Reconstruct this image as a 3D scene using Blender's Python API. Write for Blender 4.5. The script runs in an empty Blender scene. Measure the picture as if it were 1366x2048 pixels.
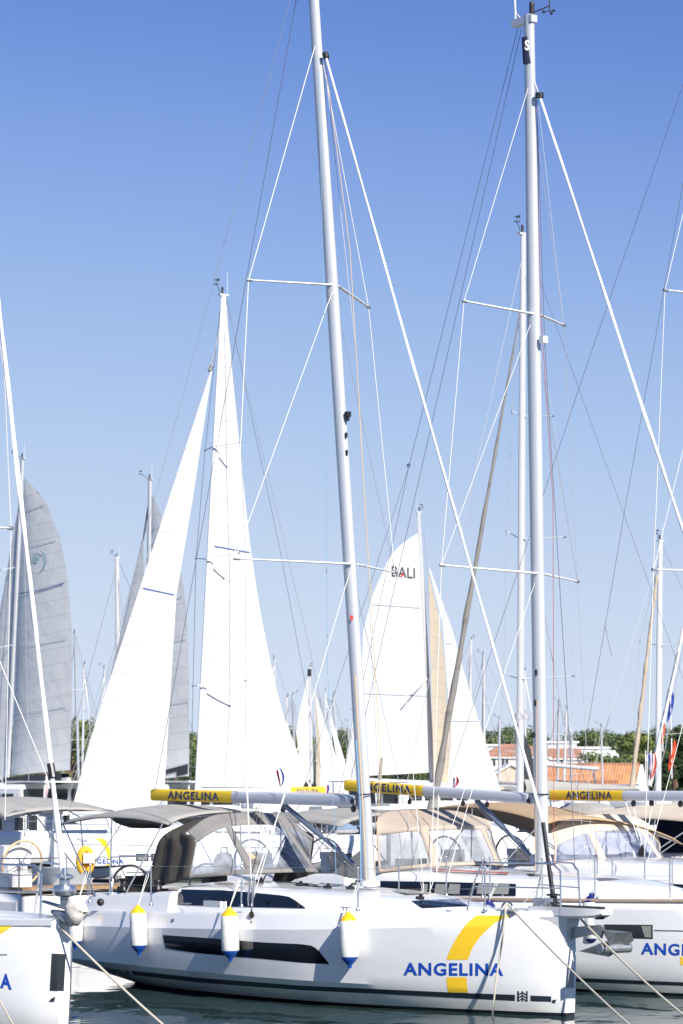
import bpy, bmesh, math, random
from mathutils import Vector, Matrix
from mathutils.bvhtree import BVHTree
from mathutils.geometry import tessellate_polygon
random.seed(7)
R = math.radians
scene = bpy.context.scene
COL = scene.collection

# ------------------------------------------------------------------ camera
W_, H_, F_ = 1366.0, 2048.0, 6000.0
HOR = 1558.0
CAMZ = 3.2
PITCH = math.atan((HOR - H_ / 2) / F_)
cam_d = bpy.data.cameras.new("camera"); cam = bpy.data.objects.new("camera", cam_d); COL.objects.link(cam)
cam.location = (0, 0, CAMZ); cam.rotation_euler = (R(90) + PITCH, 0, 0)
cam_d.sensor_fit = 'VERTICAL'; cam_d.sensor_height = 36.0; cam_d.lens = F_ / H_ * 36.0
cam_d.clip_start = 0.5; cam_d.clip_end = 6000
cam_d.dof.use_dof = True; cam_d.dof.focus_distance = 45.0; cam_d.dof.aperture_fstop = 4.6
scene.camera = cam
# ------------------------------------------------------------------ light
SUN = Vector((0.40, -0.70, 0.58)).normalized()
EL = math.asin(SUN.z); AZ = math.atan2(SUN.x, SUN.y)
world = bpy.data.worlds.new("World"); scene.world = world; world.use_nodes = True
wn = world.node_tree.nodes; wl = world.node_tree.links; wn.clear()
sky = wn.new('ShaderNodeTexSky'); sky.sky_type = 'NISHITA'; sky.sun_disc = False
sky.sun_elevation = EL; sky.sun_rotation = AZ
sky.altitude = 0; sky.air_density = 1.0; sky.dust_density = 0.0; sky.ozone_density = 4.0
bg = wn.new('ShaderNodeBackground'); bg.inputs['Strength'].default_value = 0.10
wo = wn.new('ShaderNodeOutputWorld')
tcw = wn.new('ShaderNodeTexCoord'); va = wn.new('ShaderNodeVectorMath'); va.operation = 'ADD'; va.inputs[1].default_value = (0, 0, .1)
nmv = wn.new('ShaderNodeVectorMath'); nmv.operation = 'NORMALIZE'; wl.new(tcw.outputs['Generated'], va.inputs[0]); wl.new(va.outputs[0], nmv.inputs[0]); wl.new(nmv.outputs[0], sky.inputs[0])
sc1 = wn.new('ShaderNodeVectorMath'); sc1.operation = 'SCALE'; sc1.inputs['Scale'].default_value = .1; wl.new(sky.outputs[0], sc1.inputs[0])
cvn = wn.new('ShaderNodeRGBCurve'); wl.new(sc1.outputs[0], cvn.inputs['Color'])
for ci, pts in enumerate((((.115,.048),(.134,.063),(.169,.120),(.223,.208),(.287,.283),(.362,.325)), ((.22,.108),(.251,.131),(.301,.194),(.386,.285),(.477,.342),(.571,.374)), ((.385,.272),(.447,.324),(.521,.388),(.621,.430),(.705,.446),(.764,.453)))):
    c_ = cvn.mapping.curves[ci]
    c_.points[0].location = (0, (.040,.085,.15)[ci]); c_.points[1].location = (1, pts[-1][1]*1.1)
    for p_ in pts: c_.points.new(*p_)
cvn.mapping.update()
sc2 = wn.new('ShaderNodeVectorMath'); sc2.operation = 'SCALE'; sc2.inputs['Scale'].default_value = 10.0; wl.new(cvn.outputs[0], sc2.inputs[0])
wl.new(sc2.outputs[0], bg.inputs[0]); wl.new(bg.outputs[0], wo.inputs[0])
sl = bpy.data.lights.new("sun", 'SUN'); so = bpy.data.objects.new("sun", sl); COL.objects.link(so)
sl.energy = 3.8; sl.angle = R(0.5); sl.color = (1.0, 0.95, 0.88)
so.rotation_euler = SUN.to_track_quat('Z', 'Y').to_euler(); so.location = (20, -20, 40)
vs = scene.view_settings; vs.view_transform = 'Standard'; vs.look = 'None'; vs.gamma = 1; vs.exposure = 0.96
scene.render.film_transparent = False
try:
    scene.cycles.max_bounces = 8; scene.cycles.transparent_max_bounces = 12; scene.cycles.caustics_reflective = False
    scene.cycles.caustics_refractive = False
except Exception: pass

# ------------------------------------------------------------------ pixel -> world
def ray(px, py):
    dx, dz = (px - W_/2)/F_, -(py - H_/2)/F_
    c, s = math.cos(PITCH), math.sin(PITCH)
    return Vector((dx, c - s*dz, s + c*dz))
def at(px, py, Y):
    d = ray(px, py); return Vector((0, 0, CAMZ)) + d*(Y/d.y)
class Frame:
    """a boat's own frame: x forward (0 at the stem), y to port, z up from the water"""
    def __init__(s, x, y, ang):
        s.o = Vector((x, y, 0)); s.ang = ang
        s.M = Matrix.Translation(s.o) @ Matrix.Rotation(ang, 4, 'Z'); s.I = s.M.inverted()
    def loc(s, p): return s.I @ Vector(p)
    def L(s, px, py, y=0.0):
        o = s.I @ Vector((0, 0, CAMZ)); d = (s.I.to_3x3()) @ ray(px, py)
        t = (y - o.y)/d.y; return o + d*t
    def X(s, px, py, x=0.0):
        o = s.I @ Vector((0, 0, CAMZ)); d = (s.I.to_3x3()) @ ray(px, py)
        t = (x - o.x)/d.x; return o + d*t
    def Z(s, px, py, z=0.0):
        o = s.I @ Vector((0, 0, CAMZ)); d = (s.I.to_3x3()) @ ray(px, py)
        t = (z - o.z)/d.z; return o + d*t
    def at(s, px, py, Y): return s.I @ at(px, py, Y)
    def hit(s, bvh, px, py, off=0.004, default=None):
        o = s.I @ Vector((0, 0, CAMZ)); d = ((s.I.to_3x3()) @ ray(px, py)).normalized()
        h, n, i, _ = bvh.ray_cast(o, d)
        if h is None: return default
        if n.dot(d) > 0: n = -n
        return h + n*off

# ------------------------------------------------------------------ materials
MATS = {}
def nt(name):
    m = bpy.data.materials.new(name); m.use_nodes = True; MATS[name] = m
    return m, m.node_tree.nodes, m.node_tree.links, m.node_tree.nodes['Principled BSDF']
def setp(b, **k):
    names = dict(col='Base Color', rough='Roughness', metal='Metallic', coat='Coat Weight', spec='Specular IOR Level', alpha='Alpha', trans='Transmission Weight', sheen='Sheen Weight')
    for a, v in k.items():
        if a == 'col': v = (*v, 1)
        b.inputs[names[a]].default_value = v
def simple(name, col, rough=0.5, metal=0.0, var=0.08, scale=6.0, bump=0.0, bscale=80.0, coat=0.0, spec=0.5, stretch=(1,1,1)):
    m, n, l, b = nt(name); setp(b, col=col, rough=rough, metal=metal, coat=coat, spec=spec)
    tc = n.new('ShaderNodeTexCoord'); mp = n.new('ShaderNodeMapping'); mp.inputs['Scale'].default_value = stretch
    l.new(tc.outputs['Object'], mp.inputs[0])
    nz = n.new('ShaderNodeTexNoise'); nz.inputs['Scale'].default_value = scale; nz.inputs['Detail'].default_value = 5
    l.new(mp.outputs[0], nz.inputs[0])
    r = n.new('ShaderNodeValToRGB'); r.color_ramp.elements[0].position = .3; r.color_ramp.elements[1].position = .75
    r.color_ramp.elements[0].color = (*[c*(1-var) for c in col], 1); r.color_ramp.elements[1].color = (*[min(1, c*(1+var*.6)) for c in col], 1)
    l.new(nz.outputs[0], r.inputs[0]); l.new(r.outputs[0], b.inputs['Base Color'])
    rr = n.new('ShaderNodeMapRange'); rr.inputs[3].default_value = max(.02, rough*.8); rr.inputs[4].default_value = min(1, rough*1.25)
    l.new(nz.outputs[0], rr.inputs[0]); l.new(rr.outputs[0], b.inputs['Roughness'])
    if bump:
        n2 = n.new('ShaderNodeTexNoise'); n2.inputs['Scale'].default_value = bscale; n2.inputs['Detail'].default_value = 3
        l.new(mp.outputs[0], n2.inputs[0])
        bp = n.new('ShaderNodeBump'); bp.inputs['Strength'].default_value = bump; bp.inputs['Distance'].default_value = .02
        l.new(n2.outputs[0], bp.inputs['Height']); l.new(bp.outputs[0], b.inputs['Normal'])
    return m
simple('gelcoat', (.80,.80,.79), .16, var=.03, scale=1.5, coat=.3)
simple('deck_white', (.78,.78,.76), .42, var=.05, scale=3, bump=.1, bscale=200)
simple('mast_paint', (.56,.58,.61), .30, metal=.2, var=.08, scale=2, spec=.6, stretch=(3,3,.4))
simple('vang_metal', (.17,.21,.27), .3, metal=.4, var=.08)
simple('white_paint', (.80,.80,.80), .3, var=.04, scale=3)
simple('mast_far', (.47,.48,.50), .35, var=.05, scale=2)
simple('boom_grey', (.52,.54,.58), .32, metal=.0, var=.05, scale=2)
simple('boom_yellow', (.78,.52,.012), .38, var=.05, scale=3)
simple('logo_yellow', (.95,.60,.03), .3, var=.03, scale=4)
simple('logo_blue', (.010,.07,.42), .35, var=.03, scale=8)
simple('letter_dark', (.02,.035,.11), .4, var=.03, scale=8)
simple('stripe_dark', (.022,.03,.042), .3, var=.1, scale=3)
simple('antifoul', (.012,.014,.016), .6, var=.25, scale=4)
simple('steel', (.55,.57,.6), .22, metal=.9, var=.05, scale=10)
simple('galvanised', (.38,.40,.42), .45, metal=.7, var=.2, scale=20, bump=.1)
simple('black_plastic', (.015,.015,.018), .4, var=.1, scale=20)
simple('navy_cloth', (.015,.02,.06), .8, var=.15, scale=10, bump=.1)
simple('canvas_grey', (.34,.325,.30), .85, var=.10, scale=3, bump=.25, bscale=14)
simple('canvas_taupe', (.21,.20,.19), .85, var=.15, scale=3, bump=.3, bscale=12)
simple('canvas_dark', (.065,.058,.05), .85, var=.2, scale=3, bump=.3, bscale=12)
simple('canvas_beige', (.42,.35,.28), .85, var=.08, scale=3, bump=.25, bscale=12)
simple('canvas_tan', (.40,.28,.17), .85, var=.08, scale=3, bump=.3, bscale=12)
simple('canvas_sand', (.60,.51,.40), .85, var=.08, scale=3, bump=.25, bscale=12)
simple('teak', (.36,.22,.11), .6, var=.25, scale=8, stretch=(1,6,1))
simple('tan_strake', (.42,.30,.22), .5, var=.1, scale=5)
simple('rope', (.55,.50,.40), .9, var=.2, scale=60, bump=.5, bscale=150)
simple('rope_white', (.75,.74,.70), .8, var=.15, scale=60)
simple('wire', (.50,.50,.52), .35, metal=.5, var=.05, scale=20)
simple('wire_dark', (.10,.10,.14), .5, var=.05, scale=20)
simple('rope_blue', (.17,.36,.52), .7, var=.1, scale=60)
simple('rope_orange', (.62,.44,.24), .8, var=.1, scale=60)
simple('rope_red', (.40,.06,.05), .8, var=.1, scale=60)
simple('fender_white', (.80,.80,.77), .4, var=.16, scale=7, bump=.05, bscale=30)
simple('fender_yellow', (.90,.50,.01), .4, var=.06, scale=8)
simple('fender_blue', (.01,.07,.36), .35, var=.06, scale=8)
simple('fender_navy', (.012,.02,.14), .4, var=.06, scale=8)
simple('buoy_yellow', (.78,.42,.02), .55, var=.1, scale=10, bump=.15, bscale=20)
simple('skin', (.50,.30,.22), .55, var=.1, scale=10)
simple('hair_dark', (.03,.02,.015), .6, var=.2, scale=30)
simple('cloth_blue', (.16,.22,.32), .8, var=.1, scale=10)
simple('flag_red', (.62,.04,.03), .7, var=.1, scale=6)
simple('flag_orange', (.75,.10,.03), .7, var=.1, scale=6)
simple('flag_blue', (.02,.06,.38), .7, var=.1, scale=6)
simple('flag_white', (.75,.75,.76), .7, var=.06, scale=6)
simple('wall_cream', (.72,.68,.60), .9, var=.08, scale=.6)
simple('wall_white', (.74,.74,.73), .9, var=.06, scale=.5)
simple('wall_pink', (.60,.46,.36), .9, var=.08, scale=.6)
simple('concrete', (.45,.43,.39), .9, var=.15, scale=1.0, bump=.2, bscale=10)
simple('bark', (.12,.08,.055), .9, var=.3, scale=3)
simple('window_dark', (.025,.03,.035), .1, var=.2, scale=2)
simple('cloth_white', (.60,.57,.52), .9, var=.15, scale=6, bump=.4, bscale=12)
simple('curtain', (.26,.26,.24), .8, var=.15, scale=12, stretch=(6,6,1))
simple('radar_grey', (.3,.3,.32), .5, var=.1)

def glass_dark():
    m, n, l, b = nt('hull_glass'); setp(b, col=(.006,.008,.014), rough=.06, coat=.5)
    tc = n.new('ShaderNodeTexCoord'); nz = n.new('ShaderNodeTexNoise'); nz.inputs['Scale'].default_value = .8
    bp = n.new('ShaderNodeBump'); bp.inputs['Strength'].default_value = .05
    l.new(tc.outputs['Object'], nz.inputs[0]); l.new(nz.outputs[0], bp.inputs['Height']); l.new(bp.outputs[0], b.inputs['Normal'])
glass_dark()
def vinyl(name, tint, opa, tcol=(.86,.88,.91,1)):
    m, n, l, b = nt(name); setp(b, col=tint, rough=.08, spec=.6)
    out = n['Material Output']
    tr = n.new('ShaderNodeBsdfTransparent'); tr.inputs[0].default_value = tcol
    mx = n.new('ShaderNodeMixShader')
    tc = n.new('ShaderNodeTexCoord'); nz = n.new('ShaderNodeTexNoise'); nz.inputs['Scale'].default_value = 2.2; nz.inputs['Detail'].default_value = 4
    nz.inputs['Distortion'].default_value = 1.5
    l.new(tc.outputs['Object'], nz.inputs[0])
    mr = n.new('ShaderNodeMapRange'); mr.inputs[1].default_value=.35; mr.inputs[2].default_value=.7; mr.inputs[3].default_value = opa*.5; mr.inputs[4].default_value = min(1, opa*1.6)
    bp = n.new('ShaderNodeBump'); bp.inputs['Strength'].default_value = .5; bp.inputs['Distance'].default_value = .08
    l.new(nz.outputs[0], bp.inputs['Height']); l.new(bp.outputs[0], b.inputs['Normal'])
    l.new(nz.outputs[0], mr.inputs[0]); l.new(mr.outputs[0], mx.inputs[0])
    l.new(tr.outputs[0], mx.inputs[1]); l.new(b.outputs[0], mx.inputs[2]); l.new(mx.outputs[0], out.inputs[0])
vinyl('vinyl', (.55,.60,.68), .35)
vinyl('vinyl_smoke', (.26,.28,.36), .62, (.62,.64,.74,1))
vinyl('vinyl_grey', (.30,.31,.33), .5, (.70,.71,.74,1))
def hullmat(name, col, zc):
    m, n, l, b = nt(name); setp(b, col=col, rough=.14, coat=.35)
    tc = n.new('ShaderNodeTexCoord'); sx = n.new('ShaderNodeSeparateXYZ'); l.new(tc.outputs['Object'], sx.inputs[0])
    gt = n.new('ShaderNodeMath'); gt.operation = 'GREATER_THAN'; gt.inputs[1].default_value = zc; l.new(sx.outputs['Z'], gt.inputs[0])
    mp = n.new('ShaderNodeMapping'); mp.inputs['Scale'].default_value = (.8, .8, 2.5); l.new(tc.outputs['Object'], mp.inputs[0])
    nz = n.new('ShaderNodeTexNoise'); nz.inputs['Scale'].default_value = 1.6; nz.inputs['Detail'].default_value = 6; l.new(mp.outputs[0], nz.inputs[0])
    r = n.new('ShaderNodeValToRGB'); r.color_ramp.elements[0].position=.32; r.color_ramp.elements[1].position=.6
    r.color_ramp.elements[0].color = (*[c*.95 for c in col],1); r.color_ramp.elements[1].color=(*col,1); l.new(nz.outputs[0], r.inputs[0])
    gr = n.new('ShaderNodeMapRange'); gr.inputs[1].default_value = zc; gr.inputs[2].default_value = zc+.22; gr.inputs[3].default_value = 1.0; gr.inputs[4].default_value = 0.0; l.new(sx.outputs['Z'], gr.inputs[0])
    n3 = n.new('ShaderNodeTexNoise'); n3.inputs['Scale'].default_value = 5.0; n3.inputs['Detail'].default_value = 6; l.new(mp.outputs[0], n3.inputs[0])
    gm = n.new('ShaderNodeMath'); gm.operation = 'MULTIPLY'; l.new(gr.outputs[0], gm.inputs[0]); l.new(n3.outputs[0], gm.inputs[1])
    gx = n.new('ShaderNodeMixRGB'); gx.inputs[2].default_value = (.46,.44,.34,1); l.new(gm.outputs[0], gx.inputs[0]); l.new(r.outputs[0], gx.inputs[1])
    mx = n.new('ShaderNodeMixRGB'); mx.inputs[1].default_value = (.012,.014,.018,1)
    l.new(gt.outputs[0], mx.inputs[0]); l.new(gx.outputs[0], mx.inputs[2]); l.new(mx.outputs[0], b.inputs['Base Color'])
    n2 = n.new('ShaderNodeTexNoise'); n2.inputs['Scale'].default_value = 1.1; n2.inputs['Detail'].default_value = 1; l.new(tc.outputs['Object'], n2.inputs[0])
    bp = n.new('ShaderNodeBump'); bp.inputs['Strength'].default_value = .12; bp.inputs['Distance'].default_value=.05
    l.new(n2.outputs[0], bp.inputs['Height']); l.new(bp.outputs[0], b.inputs['Normal'])
hullmat('hull_white', (.80,.80,.80), .045)
hullmat('hull_white_far', (.82,.82,.82), .12)
def sailmat(name, col, tr, seam=.06, sc=1.1):
    m, n, l, b = nt(name); setp(b, col=col, rough=.75, spec=.2)
    tc = n.new('ShaderNodeTexCoord'); sx = n.new('ShaderNodeSeparateXYZ'); l.new(tc.outputs['Object'], sx.inputs[0])
    ml = n.new('ShaderNodeMath'); ml.operation='MULTIPLY_ADD'; ml.inputs[1].default_value = sc
    l.new(sx.outputs['Z'], ml.inputs[0]); 
    m2 = n.new('ShaderNodeMath'); m2.operation='MULTIPLY'; m2.inputs[1].default_value=.12; l.new(sx.outputs['X'], m2.inputs[0]); l.new(m2.outputs[0], ml.inputs[2])
    fr = n.new('ShaderNodeMath'); fr.operation='FRACT'; l.new(ml.outputs[0], fr.inputs[0])
    lt = n.new('ShaderNodeMath'); lt.operation='LESS_THAN'; lt.inputs[1].default_value=seam; l.new(fr.outputs[0], lt.inputs[0])
    nz = n.new('ShaderNodeTexNoise'); nz.inputs['Scale'].default_value = .9; nz.inputs['Detail'].default_value = 6; nz.inputs['Distortion'].default_value=.6
    l.new(tc.outputs['Object'], nz.inputs[0])
    r = n.new('ShaderNodeValToRGB'); r.color_ramp.elements[0].position=.3; r.color_ramp.elements[1].position=.7
    r.color_ramp.elements[0].color=(*[c*.93 for c in col],1); r.color_ramp.elements[1].color=(*col,1); l.new(nz.outputs[0], r.inputs[0])
    mx = n.new('ShaderNodeMixRGB'); mx.inputs[2].default_value=(*[c*.80 for c in col],1); l.new(r.outputs[0], mx.inputs[1]); l.new(lt.outputs[0], mx.inputs[0])
    l.new(mx.outputs[0], b.inputs['Base Color'])
    bp = n.new('ShaderNodeBump'); bp.inputs['Strength'].default_value=.35; bp.inputs['Distance'].default_value=.15
    l.new(nz.outputs[0], bp.inputs['Height']); l.new(bp.outputs[0], b.inputs['Normal'])
    t = n.new('ShaderNodeBsdfTranslucent'); l.new(mx.outputs[0], t.inputs[0])
    ms = n.new('ShaderNodeMixShader'); ms.inputs[0].default_value = tr
    l.new(b.outputs[0], ms.inputs[1]); l.new(t.outputs[0], ms.inputs[2]); l.new(ms.outputs[0], n['Material Output'].inputs[0])
sailmat('sail_white', (.66,.66,.65), .15, seam=.05)
sailmat('sail_grey', (.82,.82,.80), .25)
sailmat('sail_tan', (.55,.47,.36), .2)
sailmat('sail_stowed', (.24,.225,.205), .1, seam=.12, sc=.7)
sailmat('sail_dark', (.05,.055,.065), .1)
simple('sail_band', (.03,.035,.05), .8, var=.1)
simple('sail_line', (.05,.10,.42), .8, var=.1)
simple('sail_seam', (.45,.48,.55), .8, var=.1)
simple('sail_teal', (.18,.42,.44), .8, var=.1)
def foliage(name, a, c):
    m, n, l, b = nt(name); setp(b, rough=.75, spec=.15)
    oi = n.new('ShaderNodeTexCoord'); nz = n.new('ShaderNodeTexNoise'); nz.inputs['Scale'].default_value=.5; nz.inputs['Detail'].default_value=4
    l.new(oi.outputs['Object'], nz.inputs[0])
    r = n.new('ShaderNodeValToRGB'); r.color_ramp.elements[0].position=.38; r.color_ramp.elements[1].position=.62
    r.color_ramp.elements[0].color=(*a,1); r.color_ramp.elements[1].color=(*c,1)
    l.new(nz.outputs[0], r.inputs[0]); l.new(r.outputs[0], b.inputs['Base Color'])
    t = n.new('ShaderNodeBsdfTranslucent'); l.new(r.outputs[0], t.inputs[0]); ms = n.new('ShaderNodeMixShader'); ms.inputs[0].default_value=.2
    l.new(b.outputs[0], ms.inputs[1]); l.new(t.outputs[0], ms.inputs[2]); l.new(ms.outputs[0], n['Material Output'].inputs[0])
foliage('leaf_olive', (.08,.11,.035), (.20,.24,.075))
foliage('leaf_mid', (.075,.11,.05), (.165,.21,.085))
foliage('leaf_dark', (.025,.045,.022), (.06,.095,.04))
def tiles(name, col):
    m, n, l, b = nt(name); setp(b, rough=.85)
    tc = n.new('ShaderNodeTexCoord'); sx = n.new('ShaderNodeSeparateXYZ'); l.new(tc.outputs['Object'], sx.inputs[0])
    def saw(sock, k):
        a = n.new('ShaderNodeMath'); a.operation='MULTIPLY'; a.inputs[1].default_value=k; l.new(sock, a.inputs[0])
        f = n.new('ShaderNodeMath'); f.operation='FRACT'; l.new(a.outputs[0], f.inputs[0]); return f.outputs[0]
    fx = saw(sx.outputs['X'], 1/.30); fz = saw(sx.outputs['Z'], 1/.22)
    lt = n.new('ShaderNodeMath'); lt.operation='LESS_THAN'; lt.inputs[1].default_value=.30; l.new(fx, lt.inputs[0])
    nz = n.new('ShaderNodeTexNoise'); nz.inputs['Scale'].default_value=1.2; nz.inputs['Detail'].default_value=8; l.new(tc.outputs['Object'], nz.inputs[0])
    r = n.new('ShaderNodeValToRGB'); r.color_ramp.elements[0].position=.3; r.color_ramp.elements[1].position=.7
    r.color_ramp.elements[0].color=(*[c*.75 for c in col],1); r.color_ramp.elements[1].color=(*[min(1,c*1.15) for c in col],1); l.new(nz.outputs[0], r.inputs[0])
    mx = n.new('ShaderNodeMixRGB'); mx.blend_type='MULTIPLY'; mx.inputs[2].default_value=(.62,.55,.5,1); l.new(lt.outputs[0], mx.inputs[0]); l.new(r.outputs[0], mx.inputs[1])
    l.new(mx.outputs[0], b.inputs['Base Color'])
    bp = n.new('ShaderNodeBump'); bp.inputs['Strength'].default_value=.6; bp.inputs['Distance'].default_value=.06; l.new(fx, bp.inputs['Height']); l.new(bp.outputs[0], b.inputs['Normal'])
tiles('roof_tiles', (.66,.31,.14)); tiles('roof_tiles_old', (.48,.25,.16))
def watermat():
    m, n, l, b = nt('water'); setp(b, col=(.028,.052,.052), rough=.03)
    b.inputs['IOR'].default_value = 1.333
    tc = n.new('ShaderNodeTexCoord'); mp = n.new('ShaderNodeMapping'); mp.inputs['Scale'].default_value=(.55, .30, 1); mp.inputs['Rotation'].default_value=(0,0,R(8))
    l.new(tc.outputs['Object'], mp.inputs[0])
    n1 = n.new('ShaderNodeTexNoise'); n1.inputs['Scale'].default_value=1.3; n1.inputs['Detail'].default_value=3; n1.inputs['Roughness'].default_value=.45; n1.inputs['Distortion'].default_value=.6
    l.new(mp.outputs[0], n1.inputs[0])
    bp = n.new('ShaderNodeBump'); bp.inputs['Strength'].default_value=.42; bp.inputs['Distance'].default_value=.10
    l.new(n1.outputs[0], bp.inputs['Height']); l.new(bp.outputs[0], b.inputs['Normal'])
watermat()

# ------------------------------------------------------------------ mesh builder
class MB:
    def __init__(s): s.v = []; s.f = []; s.m = []
    def add(s, vs_, fs, mi=0):
        k = len(s.v); s.v += [Vector(p) for p in vs_]
        for f in fs: s.f.append(tuple(i+k for i in f)); s.m.append(mi)
        return s
    def box(s, c, d, mi=0, rz=0, ry=0):
        hx, hy, hz = d[0]/2, d[1]/2, d[2]/2; c = Vector(c)
        M = Matrix.Rotation(rz, 3, 'Z') @ Matrix.Rotation(ry, 3, 'Y')
        vs_ = [c + M @ Vector((x*hx, y*hy, z*hz)) for x in (-1,1) for y in (-1,1) for z in (-1,1)]
        return s.add(vs_, [(0,1,3,2),(4,6,7,5),(0,4,5,1),(2,3,7,6),(0,2,6,4),(1,5,7,3)], mi)
    def grid(s, rows, mi=0, closeu=False, closev=False):
        n, m = len(rows), len(rows[0]); vs_ = [p for r in rows for p in r]; fs = []
        for i in range(n if closev else n-1):
            for j in range(m if closeu else m-1):
                a, b2 = i*m+j, i*m+(j+1) % m; c2, d = ((i+1) % n)*m+(j+1) % m, ((i+1) % n)*m+j
                fs.append((a, b2, c2, d))
        return s.add(vs_, fs, mi)
    def tube(s, pts, r, seg=8, mi=0, caps=True, ry=1.0, up=None):
        pts = [Vector(p) for p in pts]; n = len(pts)
        rs = r if isinstance(r, (list, tuple)) else [r]*n
        rows = []; prev = None
        for i, p in enumerate(pts):
            t = (pts[min(i+1, n-1)] - pts[max(i-1, 0)]).normalized()
            if up is not None: a = Vector(up)
            elif prev is not None: a = prev
            else: a = Vector((0,0,1)) if abs(t.z) < .9 else Vector((1,0,0))
            a = (a - t*a.dot(t))
            if a.length < 1e-6: a = t.orthogonal()
            a.normalize(); prev = a; b2 = t.cross(a)
            rows.append([p + (a*math.cos(q)*ry + b2*math.sin(q))*rs[i] for q in [2*math.pi*k/seg for k in range(seg)]])
        s.grid(rows, mi, closeu=True)
        if caps:
            k = len(s.v); s.f.append(tuple(k-seg+i for i in range(seg))); s.m.append(mi)
            b0 = k - seg*n; s.f.append(tuple(b0+seg-1-i for i in range(seg))); s.m.append(mi)
        return s
    def lathe(s, c, prof, seg=16, mi=0, axis=(0,0,1)):
        z = Vector(axis).normalized(); x = z.orthogonal().normalized(); y = z.cross(x); c = Vector(c)
        rows = [[c + z*h + (x*math.cos(q)+y*math.sin(q))*r for q in [2*math.pi*k/seg for k in range(seg)]] for r, h in prof]
        return s.grid(rows, mi, closeu=True)
    def ball(s, c, r, mi=0, seg=12, sz=1.0):
        return s.lathe(c, [(max(.001, r*math.sin(math.pi*i/8)), -r*sz*math.cos(math.pi*i/8)) for i in range(9)], seg, mi)
    def prism(s, poly, th, mi=0):
        """poly: list of 3D points in a plane, extruded by vector th"""
        poly = [Vector(p) for p in poly]; th = Vector(th); n = len(poly)
        tri = tessellate_polygon([poly])
        s.add(poly + [p+th for p in poly], [tuple(t) for t in tri] + [tuple(i+n for i in reversed(t)) for t in tri] + [(i, (i+1) % n, n+(i+1) % n, n+i) for i in range(n)], mi)
        return s
    def bvh(s): return BVHTree.FromPolygons([v for v in s.v], s.f)
def mk(name, mb, mats, parent=None, smooth=35):
    me = bpy.data.meshes.new(name); me.from_pydata([tuple(v) for v in mb.v], [], mb.f)
    if isinstance(mats, str): mats = [mats]
    for m in mats: me.materials.append(MATS[m])
    me.polygons.foreach_set('material_index', mb.m)
    if smooth:
        me.polygons.foreach_set('use_smooth', [True]*len(me.polygons))
        try: me.set_sharp_from_angle(angle=R(smooth))
        except Exception: pass
    me.update()
    o = bpy.data.objects.new(name, me); COL.objects.link(o)
    if parent is not None: o.parent = parent
    return o
def tag(o, label, cat, group=None):
    o['label'] = label; o['category'] = cat
    if group: o['group'] = group
    return o
def thing(name, label, cat, M=None, group=None):
    o = bpy.data.objects.new(name, None); COL.objects.link(o)
    if M is not None: o.matrix_world = M
    o.empty_display_size = .3
    return tag(o, label, cat, group)
def kind(o, k): o['kind'] = k; return o
def lerp(a, b, t): return a + (b-a)*t
def poly_at(pts, t):
    """point at fraction t along a polyline (by length)"""
    pts = [Vector((*p, 0)) if len(p) == 2 else Vector(p) for p in pts]
    ls = [(pts[i+1]-pts[i]).length for i in range(len(pts)-1)]; T = sum(ls)*t
    for i, l in enumerate(ls):
        if T <= l or i == len(ls)-1: return pts[i].lerp(pts[i+1], min(1, T/l if l else 0))
        T -= l
def smooth2(pts, k=6):
    P = [Vector((*p, 0)) for p in pts]; out = []
    for i in range(len(P)-1):
        p0 = P[max(i-1,0)]; p1 = P[i]; p2 = P[i+1]; p3 = P[min(i+2,len(P)-1)]
        for j in range(k):
            t = j/k; q = .5*((2*p1)+(p2-p0)*t+(2*p0-5*p1+4*p2-p3)*t*t+(3*p1-p0-3*p2+p3)*t**3); out.append((q.x, q.y))
    return out+[pts[-1]]
def strip(fr, bvh, a, b, n=24, m=4, off=.003):
    """surface patch between two pixel polylines laid on the mesh behind them"""
    rows = []
    for i in range(n+1):
        A = poly_at(a, i/n); B = poly_at(b, i/n); row = []
        for j in range(m+1):
            p = A.lerp(B, j/m); row.append(fr.hit(bvh, p.x, p.y, off))
        rows.append(row)
    mb = MB(); idx = {}
    for i in range(n+1):
        for j in range(m+1):
            if rows[i][j] is not None: idx[i, j] = len(mb.v); mb.v.append(rows[i][j])
    for i in range(n):
        for j in range(m):
            q = [(i,j),(i+1,j),(i+1,j+1),(i,j+1)]
            if all(k in idx for k in q): mb.f.append(tuple(idx[k] for k in q)); mb.m.append(0)
    return mb
_tc = {}
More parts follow.
